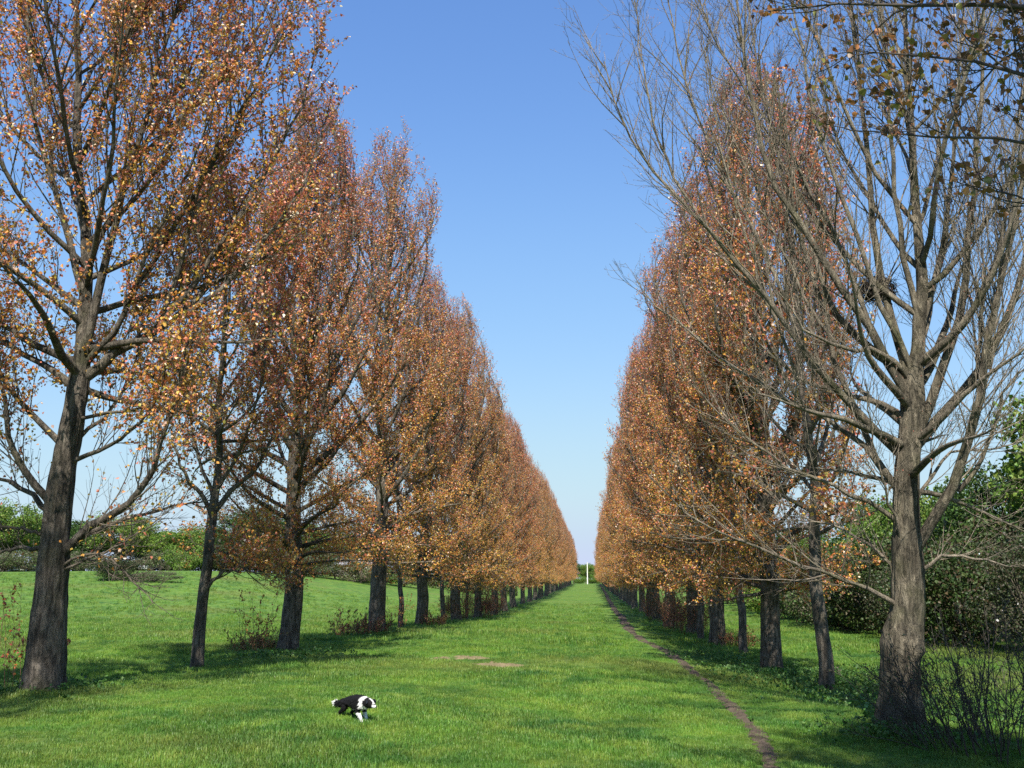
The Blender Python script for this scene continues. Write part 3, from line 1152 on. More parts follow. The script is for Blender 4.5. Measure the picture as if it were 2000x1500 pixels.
def tree_bare():
    Y = 13.9
    b = P(1757, 1432, Y)
    gzb = gzf(b.x, Y)
    b.z = gzb
    T = [(1757, 1432, 0), (1757, 1370, 0), (1758, 1300, 0), (1760, 1262, 0), (1772, 1200, 0), (1772, 1140, 0), (1772, 1080, 0),
         (1768, 1000, 0), (1772, 908, 0), (1783, 817, 0), (1783, 769, 0), (1786, 720, 0), (1794, 688, 0), (1795, 615, 0), (1803, 560, 0), (1796, 487, 0),
         (1788, 400, .1), (1780, 250, .2), (1770, 100, .2), (1765, -80, .3), (1760, -260, .3)]
    tp = [rel(x, y, Y + d, b) for x, y, d in T]
    tp[0] = [0, 0, 0]
    tr = [.25, .235, .22, .225, .205, .195, .185, .165, .155, .15, .145, .11, .085, .08, .075, .066, .055, .045, .035, .02, .008]

    def lb(pts, ra, rb=0.007, d=0.0):
        n = len(pts)
        return ([rel(x, y, Y + d * i / (n - 1), b) for i, (x, y) in enumerate(pts)], ra, rb)
    lm = [
        lb([(1785, 775), (1776, 707), (1754, 670), (1736, 615), (1717, 571), (1714, 523), (1706, 450), (1690, 300), (1675, 120), (1660, -60), (1650, -200)], .085, .01, .5),
        lb([(1798, 860), (1816, 806), (1849, 725), (1864, 685), (1875, 626), (1885, 540), (1893, 487), (1905, 380), (1915, 240), (1920, 60), (1925, -120)], .09, .01, -.5),
        lb([(1856, 710), (1900, 640), (1935, 540), (1965, 430), (1985, 300), (2000, 140), (2010, 0)], .055, .01, .7),
        lb([(1800, 870), (1835, 798), (1879, 758), (1930, 721), (1959, 655), (1978, 589), (1998, 523), (2030, 420), (2060, 260), (2080, 80)], .095, .012, .3),
        lb([(1788, 1072), (1820, 1020), (1860, 984), (1876, 924), (1882, 890), (1893, 835), (1919, 743), (1923, 688), (1945, 622), (1963, 540), (1985, 420), (2010, 250), (2030, 80)], .10, .012, -.9),
        lb([(1870, 960), (1920, 905), (1945, 800), (1985, 720), (2040, 700)], .045, .008, -.6),
        lb([(1780, 720), (1739, 688), (1692, 677), (1640, 680), (1600, 665), (1560, 640), (1520, 570)], .06, .008, -.8),
        lb([(1772, 795), (1710, 776), (1637, 769), (1600, 758), (1555, 735), (1500, 690), (1450, 640)], .06, .008, .8),
        lb([(1780, 760), (1758, 736), (1725, 670), (1673, 615), (1637, 560), (1607, 515), (1551, 418), (1513, 363), (1478, 265), (1466, 213), (1449, 64), (1435, -80)], .085, .012, -.3),
        lb([(1770, 880), (1700, 820), (1640, 780), (1590, 733), (1557, 667), (1513, 593), (1453, 527), (1413, 480), (1360, 413), (1278, 363), (1222, 256), (1193, 192), (1180, 120)], .075, .007, -.8),
        lb([(1360, 413), (1325, 370), (1299, 320), (1274, 226), (1248, 77), (1235, -20)], .028, .006, -.2),
        lb([(1770, 935), (1680, 860), (1610, 810), (1547, 783), (1453, 733), (1367, 667), (1293, 607), (1250, 560)], .06, .006, 1.0),
        lb([(1765, 1165), (1700, 1145), (1650, 1130), (1595, 1115), (1550, 1100), (1485, 1075), (1405, 1045), (1335, 1002), (1270, 930)], .045, .006, -1.2),
        lb([(1760, 1010), (1700, 980), (1640, 950), (1560, 930), (1480, 880), (1400, 800), (1340, 740)], .045, .006, -.5),
        lb([(1768, 960), (1720, 900), (1660, 840), (1630, 700), (1600, 560), (1560, 440), (1520, 330), (1490, 200), (1470, 80), (1460, -60)], .06, .009, .6),
        lb([(1760, 700), (1720, 600), (1690, 500), (1640, 380), (1600, 270), (1570, 150), (1550, 20), (1530, -100)], .055, .009, -.6),
        lb([(1700, 640), (1650, 500), (1600, 400), (1530, 270), (1440, 160), (1380, 60), (1350, -60)], .045, .008, .8),
        lb([(1590, 733), (1540, 600), (1500, 500), (1430, 380), (1370, 260), (1330, 130), (1300, 0), (1290, -90)], .04, .007, .5),
        lb([(1555, 735), (1500, 600), (1460, 480), (1420, 350), (1390, 200), (1370, 60)], .03, .006, -.6),
        lb([(1794, 620), (1830, 540), (1850, 430), (1860, 300), (1870, 150), (1880, -20)], .06, .01, .6),
        lb([(1796, 600), (1760, 480), (1745, 350), (1735, 200), (1720, 20), (1710, -120)], .06, .01, -.7),
        lb([(1785, 1000), (1830, 900), (1870, 870), (1930, 880), (2000, 860), (2060, 850)], .035, .006, .8),
        lb([(1770, 1130), (1700, 1060), (1640, 1030), (1560, 1010), (1500, 960)], .035, .006, .6),
        lb([(1775, 1110), (1840, 1075), (1900, 1090), (1960, 1110), (2020, 1110)], .04, .006, -.5),
        lb([(1765, 1060), (1740, 1000), (1725, 930), (1700, 840), (1690, 740)], .03, .006, -.9),
        lb([(1930, 721), (1960, 620), (2000, 560), (2050, 500)], .04, .008, -.4),
        lb([(1919, 743), (1905, 640), (1930, 560), (1960, 440), (1980, 330)], .04, .008, .4),
        lb([(1640, 680), (1560, 560), (1500, 420), (1440, 300), (1400, 180), (1360, 60)], .03, .006, .4),
    ]
    meshes = make_tree('bare_poplar', 21, trunk=tp, trunk_r=tr, limbs=lm, n1=30, zb=3.0, Rr=2.2, k=34, bare=True, barkm=M_BARK_PALE,
                       d2=4.7, d3=5.2, ridge=0.15, flare=.6, burls=((1.18, 2.6, .28, .10), (1.34, 1.0, .14, .12), (0.45, 3.4, .18, .10)), dens=1.0, up1=.06)
    place_tree(meshes, b, 'leafless poplar with many pale bare branches and a swollen ring on its trunk', group='poplars of the right row')
    return b


tree_left_one()
tree_thin_left()
bare_base = tree_bare()

# ---- poplars of the two rows
VAR = [
    make_tree('poplar_a', 101, H=18.4, zb=2.3, Rr=3.0, n1=76, r0=0.31, leaf=0.062, l3=9),
    make_tree('poplar_b', 102, H=17.6, zb=2.3, Rr=2.9, n1=74, r0=0.29, leaf=0.062, l3=9, warm=0.2),
    make_tree('poplar_c', 103, H=18.9, zb=2.5, Rr=2.8, n1=76, r0=0.30, leaf=0.062, l3=9, lean=(.3, .1)),
    make_tree('poplar_d', 104, H=17.0, zb=2.2, Rr=3.0, n1=72, r0=0.28, leaf=0.062, l3=9, warm=0.35, lean=(-.2, .2)),
]
rnd = random.Random(5)
protos = {}
for side, xs, ys, word in (('l', LX, LEFT_Y, 'left'), ('r', RX, RIGHT_Y, 'right')):
    for i, y in enumerate(ys):
        if i == 0:
            continue
        v = (i * 3 + (1 if side == 'r' else 0)) % 4
        if i == 1:
            v = 0 if side == 'l' else 3
        x = xs + rnd.uniform(-.18, .18)
        s = rnd.uniform(.93, 1.05)
        rz = rnd.uniform(0, 6.28)
        if side == 'r' and i == 1:
            s = 0.86
        if side == 'l' and i == 1:
            s = 0.84
        if i <= 9:
            if side == 'l':
                lab = {1: 'thick trunked bronze poplar beside the slender leaning one, second large tree of the left row',
                       2: 'tall bronze poplar with straight grey trunk, third large tree of the left row'}.get(
                    i, ORD[i] + ' large bronze poplar along the left row')
            else:
                lab = {1: 'bronze leaved poplar with thick mossy trunk, standing next behind the bare tree',
                       2: 'bronze poplar with pale patched trunk, second leafy large tree of the right row'}.get(
                    i, ORD[i - 1] + ' leafy large poplar along the right row')
        else:
            lab = 'distant bronze poplar where the %s row runs together towards the pale pole' % word
        grp = 'poplars of the %s row' % word
        loc = (x, y, gzf(x, y) - 0.03)
        if v not in protos:
            protos[v] = place_tree(VAR[v], loc, lab, 'tree', grp, rz, s)
        else:
            copy_thing(protos[v], loc, rz, s, lab, grp)

# ---- slender poplars between them
THIN = [make_tree('slender_a', 201, H=11, zb=2.6, Rr=1.7, n1=26, r0=0.12, leaf=0.08, k=14, lean=(.5, 0), flare=.25),
        make_tree('slender_b', 202, H=12, zb=2.9, Rr=1.8, n1=28, r0=0.135, leaf=0.08, k=14, lean=(-.3, .2), flare=.25)]
tp_ = {}
thin_spots = [('r', 4.35, 19.9, 1, 0.1, 'slender grey stemmed poplar standing just left behind the bare tree'),
              ('r', 4.45, 31.0, 0, 2.0, 'slender straight poplar between the first two leafy trunks of the right row'),
              ('l', -8.05, 43.2, 0, 2.6, 'slender poplar between the third and fourth large left trunks'),
              ('l', -8.0, 55.0, 1, .8, 'slender poplar between the fourth and fifth large left trunks'),
              ('r', 4.3, 41.3, 1, 4.0, 'slender poplar right after the pale patched right trunk'),
              ('l', -8.1, 66.5, 0, 5.0, 'slender poplar between the fifth and sixth large left trunks')]
for sd, x, y, v, rz, lab in thin_spots:
    loc = (x, y, gzf(x, y) - 0.02)
    if v not in tp_:
        tp_[v] = place_tree(THIN[v], loc, lab, 'tree', 'slender poplars between the big ones', rz, 1.0, 'slender_poplar_tree')
    else:
        copy_thing(tp_[v], loc, rz, 0.95, lab)


# ---- the two trees beside the camera: one hangs leafy boughs into the top right corner
def tree_overhang():
    Y = 2.6
    bx = 4.5
    b = Vector((bx, Y, gzf(bx, Y)))

    def lb(pts, ra, rb=0.006):
        return ([list(Vector(q) - b) for q in pts], ra, rb)

    def w(px, py, d):
        return tuple(P(px, py, d))
    lm = [
        lb([(4.9, 2.6, 2.9), (4.2, 3.6, 3.6), (3.6, 4.4, 4.0), w(2000, 20, 5.2), w(1860, 5, 5.5), w(1740, -5, 5.8), w(1600, 8, 6.0), w(1500, 22, 6.1)], .05, .004),
        lb([(4.9, 2.6, 2.7), (4.2, 3.6, 3.3), w(2080, 190, 5.0), w(2000, 132, 5.2), w(1920, 112, 5.5), w(1850, 115, 5.7), w(1750, 112, 5.9), w(1675, 100, 6.1)], .04, .004),
        lb([(4.9, 2.6, 2.4), (4.3, 3.6, 2.9), w(2100, 330, 5.2), w(2000, 238, 5.3), w(1875, 256, 5.5), w(1780, 262, 5.7), w(1700, 256, 5.9)], .035, .004),
        lb([(4.9, 2.6, 2.2), (4.4, 3.7, 2.6), w(2150, 480, 5.4), w(2040, 400, 5.5), w(1990, 340, 5.6), w(1930, 330, 5.7), w(1885, 360, 5.8)], .03, .004),
        lb([(4.9, 2.6, 3.1), (4.4, 4.2, 4.0), w(2060, -20, 6.0), w(1990, 60, 6.1), w(1900, 170, 6.2), w(1850, 240, 6.3)], .04, .004),
        lb([(4.9, 2.6, 3.1), (4.4, 4.0, 4.2), w(2000, -90, 6.0), w(1800, -60, 6.3), w(1680, 30, 6.4), w(1640, 120, 6.5)], .04, .004),
    ]
    meshes = make_tree('near_poplar', 31, H=12.2, zb=6.2, Rr=3.5, n1=80, r0=0.28, leaf=0.075, dens=1.1, d2=5.6, d3=7.5, l3=8,
                       a0=50, warm=.15)
    r = place_tree(meshes, b, 'poplar beside the camera hanging shade-darkened coppery leaves into the top right corner', group='poplars of the right row')
    low = make_tree('near_boughs', 33, H=3.3, trunk=[(0, 0, 0), (0, 0, 1.5), (0.01, 0, 3.3)], trunk_r=[.1, .1, .1], limbs=lm, n1=0, auto=False,
                    dens=1.0, d2=5.5, d3=12.0, l3=6, leaf=0.044, fine=True, short=.5, barkm=M_TWIG, leafmin=-5,
                    palette=[(0.30, 0.13, 0.05), (0.22, 0.10, 0.05), (0.20, 0.17, 0.05), (0.38, 0.16, 0.06), (0.16, 0.07, 0.04)])  # leaf colours set darker: the shade on these boughs is painted in
    link('hanging_branches', low[1], r)
    link('hanging_leaves', low[2], r)


tree_overhang()
copy_thing(protos[1], (-9.2, 4.2, gzf(-9.2, 4.2)), 1.0, .95, 'large bronze poplar standing out of view left of the camera', 'poplars of the left row')



# ------------------------------------------------------------------ shoots, brambles, bushes
def shoots_mesh(name, seed, n, h, r, mat, leaf_pal, nleaf=6, leaf=0.04, spread=12, side=5, thick=0.006, inner=0.0, off=None):
    rng = np.random.default_rng(seed)
    gs, gl = Geo(), Geo()
    a = rng.random(n) * 6.283
    rad = inner + (r - inner) * np.sqrt(rng.random(n))
    p0 = np.stack([rad * np.cos(a), rad * np.sin(a), np.full(n, -0.03)], 1)
    an = np.abs(rng.normal(0, R(spread), n))
    d = np.stack([np.sin(an) * np.cos(a), np.sin(an) * np.sin(a), np.cos(an)], 1)
    L1 = h * rng.uniform(0.45, 1.1, n)
    P1 = grow(rng, p0, d, L1, 9, 0.03, 0.09)
    gs.tubes(P1, taper(n, 9, thick * rng.uniform(.6, 1.3, n), 0.0018), 4)
    i2, t2, pos, dd = spawn(rng, P1, np.full(n, side), 0.2, 1.0, R(38), R(12))
    L2 = L1[i2] * (1.1 - t2) * rng.uniform(0.25, 0.6, len(i2))
    P2 = grow(rng, pos, dd, L2, 5, 0.05, 0.12)
    gs.tubes(P2, taper(len(i2), 5, np.full(len(i2), thick * .5), 0.0015), 3)
    i3, t3, pos, dd = spawn(rng, P2, np.full(len(i2), 3), 0.2, 1.0, R(40), R(12))
    P3 = grow(rng, pos, dd, L2[i3] * rng.uniform(.3, .6, len(i3)), 3, 0.05, 0.12)
    gs.tubes(P3, taper(len(i3), 3, np.full(len(i3), thick * .33), 0.0012), 3)
    _, _, c, _ = spawn(rng, P2, np.full(len(i2), nleaf), 0.1, 1.0, .6, .1)
    _, _, c2, _ = spawn(rng, P3, np.full(len(i3), max(1, nleaf // 2)), 0.1, 1.0, .6, .1)
    c = np.concatenate([c, c2])
    v, f = leaf_quads(rng, c, leaf * rng.uniform(.6, 1.3, len(c)))
    gl.add(v, f, None, np.repeat(mixcols(rng, len(c), leaf_pal, np.ones((len(c), len(leaf_pal)))), 4, axis=0))
    return gs.mesh(name + '_stems', mat), gl.mesh(name + '_leaves', M_LEAF, smooth=False)


def place_shrub(meshes, loc, name, label, cat, group=None, rz=0.0, s=1.0):
    r = empty(name, loc, label, cat, group, rz, s)
    link('stems', meshes[0], r)
    link('leaves', meshes[1], r)
    return r


RED = [RUST, (0.30, 0.15, 0.08), (0.24, 0.20, 0.07)]
SH_SPARSE = shoots_mesh('sparse_shoots', 301, 13, 1.7, 0.35, M_SHOOT, [RUST, ORANGE, OLIVE], 3, 0.05, 14, 5, 0.006)
SH_DENSE = shoots_mesh('dense_shoots', 302, 85, 2.0, 0.75, M_SHOOT, RED, 4, 0.045, 10, 7, 0.006, 0.2)
SH_LOW = shoots_mesh('low_shoots', 303, 60, 0.9, 0.75, M_SHOOT, RED + [(0.12, 0.17, 0.04)], 4, 0.045, 26, 6, 0.006)
root_of = {}
for k, spots in {
    0: [(-8.75, 15.2, 0, 1.0, 'few thin red shoots rising beside the foot of the nearest thick left trunk'),
        (-8.65, 26.3, 2, 1.0, 'few thin shoots with tiny leaves beside the second thick left trunk'),
        (-7.3, 37.9, 4, .9, 'few thin shoots beside the third thick left trunk')],
    1: [(4.35, 46.3, 1, 1.0, 'dense red brown shoots wrapping the fourth large trunk of the right row'),
        (4.3, 52.0, 3, 1.0, 'dense red brown shoots filling the gap beyond the fourth right trunk'),
        (-8.1, 61.0, 5, 1.0, 'dense brown shoots round the fifth large left trunk'),
        (-7.9, 72.5, 2, 1.05, 'dense red shoots round the sixth large left trunk'),
        (-8.0, 84.0, 4, 1.0, 'dense brown shoots round the seventh large left trunk'),
        (4.35, 69.0, 2, 1.0, 'brown shoots crowding the sixth large trunk of the right row')],
    2: [(-8.4, 36.9, 0, 1.1, 'low brown scrub at the foot of the third thick left trunk'),
        (-7.6, 48.9, 1, .9, 'low brown scrub at the foot of the fourth large left trunk'),
        (5.0, 36.4, 2, .8, 'low scrub at the foot of the pale patched right trunk'),
        (-8.9, 27.0, 3, .7, 'low tangle behind the foot of the second thick left trunk')],
}.items():
    for i, (x, y, rz, s, lab) in enumerate(spots):
        loc = (x, y, gzf(x, y))
        if i == 0:
            root_of[k] = place_shrub((SH_SPARSE, SH_DENSE, SH_LOW)[k], loc, 'root_shoots', lab, 'shrub', 'shoots round the tree feet', rz, s)
        else:
            copy_thing(root_of[k], loc, rz, s, lab)

BR = shoots_mesh('bramble', 310, 80, 1.6, 0.9, M_TWIG, [(0.07, 0.12, 0.03), (0.10, 0.06, 0.04)], 2, 0.022, 24, 9, 0.009)
p = ground_hit(1935, 1470)
bram = place_shrub(BR, (p.x + 0.15, p.y, p.z), 'bramble_bush', 'leafless dark bramble in front of the field at the bottom right corner', 'bush', 'dark brambles at the bottom right')
copy_thing(bram, (5.75, 11.4, gzf(5.75, 11.4)), 2.2, 0.95, 'leafless dark bramble right behind the corner one, beside the bare tree', 'dark brambles at the bottom right')


def blob_plant(name, seed, rx, rz, zc, nblob, nleaf, leaf, pal, barkm=None, r0=0.16, br=(0.7, 1.3), fill=0.75, wts=None):
    """broad crown of leaf clumps on a branching frame; the lower half hangs to the ground when zc is small"""
    rng = np.random.default_rng(seed)
    gt, gl = Geo(), Geo()
    dirs = norm(rng.normal(0, 1, (nblob, 3)))
    rr = rng.uniform(0.35, 1.0, nblob) ** 0.5
    cen = dirs * rr[:, None] * np.array([rx, rx, rz]) * fill
    cen[:, 2] += zc
    cen[:, 2] = np.maximum(cen[:, 2], 0.35)
    # frame
    n = 9
    t = np.linspace(0, 1, n)[None, :, None]
    root = np.array([0, 0, 0.0])
    fork = np.stack([rng.normal(0, .12, nblob), rng.normal(0, .12, nblob), np.clip(zc - rz * rng.uniform(.4, .95, nblob), .3, None)], 1)
    pts = fork[:, None] * (1 - t) ** 2 + 2 * t * (1 - t) * (fork[:, None] * .4 + cen[:, None] * .6 - np.array([0, 0, .25 * rz])) + cen[:, None] * t ** 2
    pts[:, :, 2] = np.maximum(pts[:, :, 2], 0.05)
    gt.tubes(pts, taper(nblob, n, np.full(nblob, r0 * .42), 0.01), 5, (0.2, .2, .2))
    tz = np.linspace(-0.15, max(zc, .5), 10)
    tk = np.stack([0.06 * np.sin(tz * 1.3), 0.06 * np.cos(tz * 1.1) - .06, tz], 1)[None]
    gt.tubes(tk, (r0 * np.linspace(1.25, .5, 10))[None], 10, (0.0, 0, 0))
    w = rng.uniform(.5, 1.5, nblob)
    w /= w.sum()
    bi = rng.choice(nblob, nleaf, p=w)
    bs = rng.uniform(*br, nblob)
    u = norm(rng.normal(0, 1, (nleaf, 3)))
    c = cen[bi] + u * (bs[bi] * rng.random(nleaf) ** 0.45)[:, None] * np.array([1, 1, .72])
    c = c[c[:, 2] > 0.05]
    v, f = leaf_quads(rng, c, leaf * rng.uniform(.6, 1.3, len(c)), wide=1.0)
    W_ = np.ones((len(c), len(pal))) if wts is None else np.broadcast_to(np.asarray(wts, float), (len(c), len(pal))).copy()
    gl.add(v, f, None, np.repeat(mixcols(rng, len(c), pal, W_), 4, axis=0))
    return gt.mesh(name + '_wood', barkm or M_BARK), gl.mesh(name + '_leaves', M_GREEN, smooth=False)


BRIGHT = [(0.14, 0.24, 0.03), (0.10, 0.19, 0.028), (0.19, 0.26, 0.045)]
DARKG = [(0.06, 0.12, 0.025), (0.09, 0.16, 0.03), (0.04, 0.085, 0.02)]
BROWN = [(0.13, 0.12, 0.07), (0.10, 0.11, 0.05), (0.09, 0.15, 0.04)]
BUSHG = [(0.05, 0.09, 0.02), (0.075, 0.11, 0.03), (0.03, 0.055, 0.015), (0.08, 0.06, 0.03)]  # darkened greens: shade over the right thicket put into the leaf colour
BLV = [blob_plant('broad_a', 401, 4.0, 4.0, 5.6, 60, 15000, 0.17, BRIGHT, r0=.24, br=(.8, 1.5)),
       blob_plant('broad_b', 402, 3.6, 4.4, 5.6, 55, 14000, 0.17, DARKG, r0=.24, br=(.8, 1.4)),
       blob_plant('broad_c', 403, 4.4, 3.6, 5.2, 60, 15000, 0.17, BRIGHT + DARKG[:2], r0=.24, br=(.8, 1.5))]
BSH = [blob_plant('bush_brown', 411, 2.4, 1.5, 1.3, 30, 5200, 0.10, BROWN, r0=.07, br=(.45, .9)),
       blob_plant('bush_green', 412, 2.2, 1.5, 1.3, 28, 5600, 0.11, BRIGHT, r0=.07, br=(.45, .9)),
       blob_plant('bush_dark', 413, 2.2, 1.9, 1.6, 34, 9500, 0.10, BUSHG, r0=.08, br=(.5, .95)),
       blob_plant('bush_blossom', 414, 2.0, 1.8, 1.6, 30, 9000, 0.06, [(0.05, 0.07, 0.025), (0.08, 0.07, 0.04), (0.75, 0.72, 0.70)],
                  r0=.07, br=(.5, .9), wts=[1, 1, .007]),
       blob_plant('bush_pink', 415, 2.4, 1.6, 1.4, 30, 5200, 0.10, [(0.20, 0.16, 0.11), (0.13, 0.12, 0.06), (0.10, 0.15, 0.04)], r0=.06, br=(.45, .9))]
BL0 = blob_protos = {}


def plant(kind, i, x, y, s, label, cat, group, name, rz=None):
    key = (kind, i)
    loc = (x, y, gzf(x, y) - 0.04)
    rz = rnd.uniform(0, 6.28) if rz is None else rz
    if key in BL0:
        return copy_thing(BL0[key], loc, rz, s, label, group)
    me = (BLV if kind == 'tree' else BSH)[i]
    r = empty(name, loc, label, cat, group, rz, s)
    link('trunk' if kind == 'tree' else 'stems', me[0], r)
    link('crown' if kind == 'tree' else 'leaves', me[1], r)
    BL0[key] = r
    return r


# far trees beyond the field on the left: (pixel column, distance, pixel row of the top, which crown)
far_left = [(22, 150, 988, 0), (80, 162, 1008, 2), (165, 156, 1032, 1), (240, 150, 1012, 0), (300, 168, 1040, 2), (352, 152, 1046, 0),
            (402, 158, 1034, 2), (462, 150, 1014, 1), (518, 156, 1002, 1), (580, 162, 1022, 2), (640, 178, 1046, 0), (735, 180, 1052, 2),
            (800, 185, 1062, 1), (860, 190, 1070, 0), (905, 200, 1078, 2), (-40, 150, 990, 1), (-110, 150, 985, 0), (-190, 150, 990, 2)]
wds = ['behind the nearest thick left trunk', 'second from the left edge', 'low dark one right of the nearest trunk',
       'round bright one just right of the nearest trunk', 'pale one behind the white car', 'small bright one above the green bush',
       'left of the slender leaning poplar', 'dark one right of the slender leaning poplar', 'tallest dark one before the second thick trunk',
       'behind the second thick trunk', 'beside the white house', 'behind the third thick trunk', 'dark one beyond the third trunk',
       'bright one beyond the fourth trunk', 'farthest one seen under the left crowns', 'dark one outside the left edge',
       'bright one well outside the left edge', 'mixed green one far outside the left edge']
for (px, Y, top, i), w_ in zip(far_left, wds):
    q = P(px, top - 16, Y)
    h = q.z - gzf(q.x, Y)
    plant('tree', i, q.x, Y, (1.75, 1.3, h / 9.0), 'green tree beyond the left field, ' + w_, 'tree', 'green trees beyond the left field', 'broadleaf_tree')
hedge_l = [(8, 143, 0), (55, 141, 0), (100, 146, 0), (150, 142, 0), (255, 150, 0), (330, 147, 0), (362, 139, 1), (430, 145, 2), (500, 143, 2),
           (548, 141, 2), (612, 146, 0), (655, 150, 4), (706, 149, 4), (740, 156, 1), (790, 160, 0), (-40, 143, 0), (445, 152, 0), (595, 152, 2)]
hw = ['at the very left edge', 'second from the left edge', 'third from the left edge', 'behind the nearest thick trunk', 'left of the white car',
      'right of the parked cars', 'bright green, rounded, beside slender trunk', 'dark, right of the slender trunk', 'dark, between slender and second trunk',
      'dark, just before the second thick trunk', 'brown, behind the second thick trunk', 'pale pinkish, left of the white house front',
      'pale pinkish, in front of the white house', 'green, right of the white house', 'brown, beyond the third thick trunk', 'just outside the left edge',
      'brown, behind the dark hedge', 'dark, behind the second trunk']
for (px, Y, i), w_ in zip(hedge_l, hw):
    q = P(px, 1110, Y)
    plant('bush', i, q.x, Y, (2.2, 1.6, rnd.uniform(1.1, 1.5)), 'bush across the left field, ' + w_, 'bush', 'bushes along the far side of the left field', 'bush')
q = ground_hit(225, 1134)
plant('bush', 2, q.x, q.y, (1.9, 1.2, .72), 'low wide dark bramble mound in the field right of the nearest trunk', 'bush', None, 'bush')
q = ground_hit(300, 1136)
plant('bush', 0, q.x, q.y, (1.6, 1.0, .42), 'low flat reddish bramble beside the dark mound in the left field', 'bush', None, 'bush')

def long_hedge(px0, px1, Y, h, n, seed, pal, label):
    rng = np.random.default_rng(seed)
    a, b = P(px0, 1110, Y).x, P(px1, 1110, Y).x
    x = rng.uniform(a, b, n)
    top = h * (.8 + .14 * np.sin(x * .7) + .12 * np.sin(x * .23 + 1) + .08 * np.sin(x * 1.9))
    y = Y + rng.normal(0, .55, n)
    c = np.stack([x, y, gz(x, y) + top * rng.random(n) ** .8 + rng.normal(0, .06, n)], 1)
    v, f = leaf_quads(rng, c, rng.uniform(.13, .3, n), wide=1)
    g = Geo()
    g.add(v, f, None, np.repeat(mixcols(rng, n, pal, np.ones((n, len(pal)))), 4, axis=0))
    tag(link('hedge', g.mesh('hedge', M_GREEN, False)), label, 'hedge')


long_hedge(-260, 620, 157, 2.1, 26000, 61, DARKG + BROWN, 'long low dark hedge behind the parked cars beyond the left field')
long_hedge(560, 1010, 176, 2.4, 16000, 62, DARKG + BROWN, 'low hedge beyond the field, seen between the trunks from the second left trunk on')

# trees closing the avenue
for k, (px, Y, top, i) in enumerate([(1120, 470, 1092, 1), (1143, 478, 1096, 0), (1160, 482, 1099, 2), (1176, 476, 1104, 0), (1195, 474, 1096, 1), (1152, 520, 1094, 2)]):
    q = P(px, top, Y)
    plant('tree', i, q.x, Y, (q.z - gzf(q.x, Y)) / 9.6 * 1.0, ['dark', 'bright', 'pale mixed', 'bright low', 'dark tall', 'rearmost pale'][k] +
          ' green tree closing the far end of the avenue', 'tree', 'trees closing the avenue', 'broadleaf_tree')
for k, (px, Y) in enumerate([(1131, 452), (1158, 456), (1170, 453)]):
    q = P(px, 1136, Y)
    plant('bush', 1, q.x, Y, 1.7, ['green bush left of the pale pole', 'green bush right of the pale pole', 'green bush at the end of the path'][k], 'bush',
          'bushes at the far end of the avenue', 'bush')

# the thicket along the right field
hr = [(12.9, 30.5, 3, 1.15), (14.6, 33.5, 2, 1.2), (12.6, 36.5, 2, 1.1), (14.4, 40, 2, 1.25), (12.8, 43, 3, 1.0), (12.9, 47.5, 2, 1.25), (13.4, 53, 2, 1.3), (13.2, 59, 0, 1.3),
      (13.6, 65, 2, 1.3), (14.0, 72, 2, 1.4), (14.2, 79, 1, 1.3), (15.0, 86, 2, 1.5), (15.4, 94, 1, 1.5), (16.0, 103, 2, 1.6), (16, 114, 0, 1.6),
      (16.5, 126, 2, 1.8), (17, 140, 1, 1.8), (17.6, 36, 2, 1.5), (17.5, 45, 2, 1.6), (15.6, 28.5, 2, 1.3), (17.5, 27, 2, 1.5), (12.2, 50.5, 2, .9), (16.8, 55, 2, 1.6), (12.3, 40.2, 2, .8)]
hl = ['with sparse white blossom right of the bare trunk', 'at the right edge behind the blossom', 'dark, low, just right of the bare trunk', 'second row, behind the bare trunk',
      'with thin blossom, left of the bare trunk', 'dark and tall left of the bare trunk', 'dark, beside the slender right stem', 'brown one beyond the slender stem',
      'fifth dark one going away', 'sixth dark one going away', 'bright green one between the right trunks', 'dark one between the right trunks',
      'far bright green one', 'far dark one', 'far brown one', 'very far dark one', 'farthest green one', 'tall one in the back row at the right', 'tall one in the back row behind the bare trunk',
      'in shade at the right edge', 'outside the right edge', 'small one before the tall dark bushes', 'back row beyond the bare trunk', 'small one at the foot of the thicket']
for (x, y, i, s), w_ in zip(hr, hl):
    plant('bush', i, x, y, s, 'bush of the right thicket, ' + w_, 'bush', 'bushes of the thicket on the right', 'bush')
tr_ = [(19.5, 38, 0, 1.2), (23, 45, 2, 1.35), (18.5, 48, 1, .85), (24, 33, 0, 1.1), (19, 57, 2, .95), (25, 56, 1, 1.1), (20, 68, 0, .95), (21, 80, 1, 1.0), (20, 95, 2, .9),
       (21, 112, 1, .95), (21, 132, 0, .95), (18.5, 30, 1, .7), (22, 155, 2, 1.0), (23, 185, 1, 1.0)]
tl = ['bright, with its top showing right of the bare trunk', 'tall, behind the bright one', 'dark, just right of the bare trunk', 'bright, at the right edge', 'mixed green, left of the bare trunk',
      'dark, back row', 'bright, seen between the right trunks', 'dark, seen between the right trunks', 'mixed, far', 'dark, far', 'bright, very far', 'low dark one at the right edge',
      'mixed, farthest but one', 'dark, farthest']
for (x, y, i, s), w_ in zip(tr_, tl):
    plant('tree', i, x, y, s, 'green tree behind the right thicket, ' + w_, 'tree', 'green trees behind the right thicket', 'broadleaf_tree')


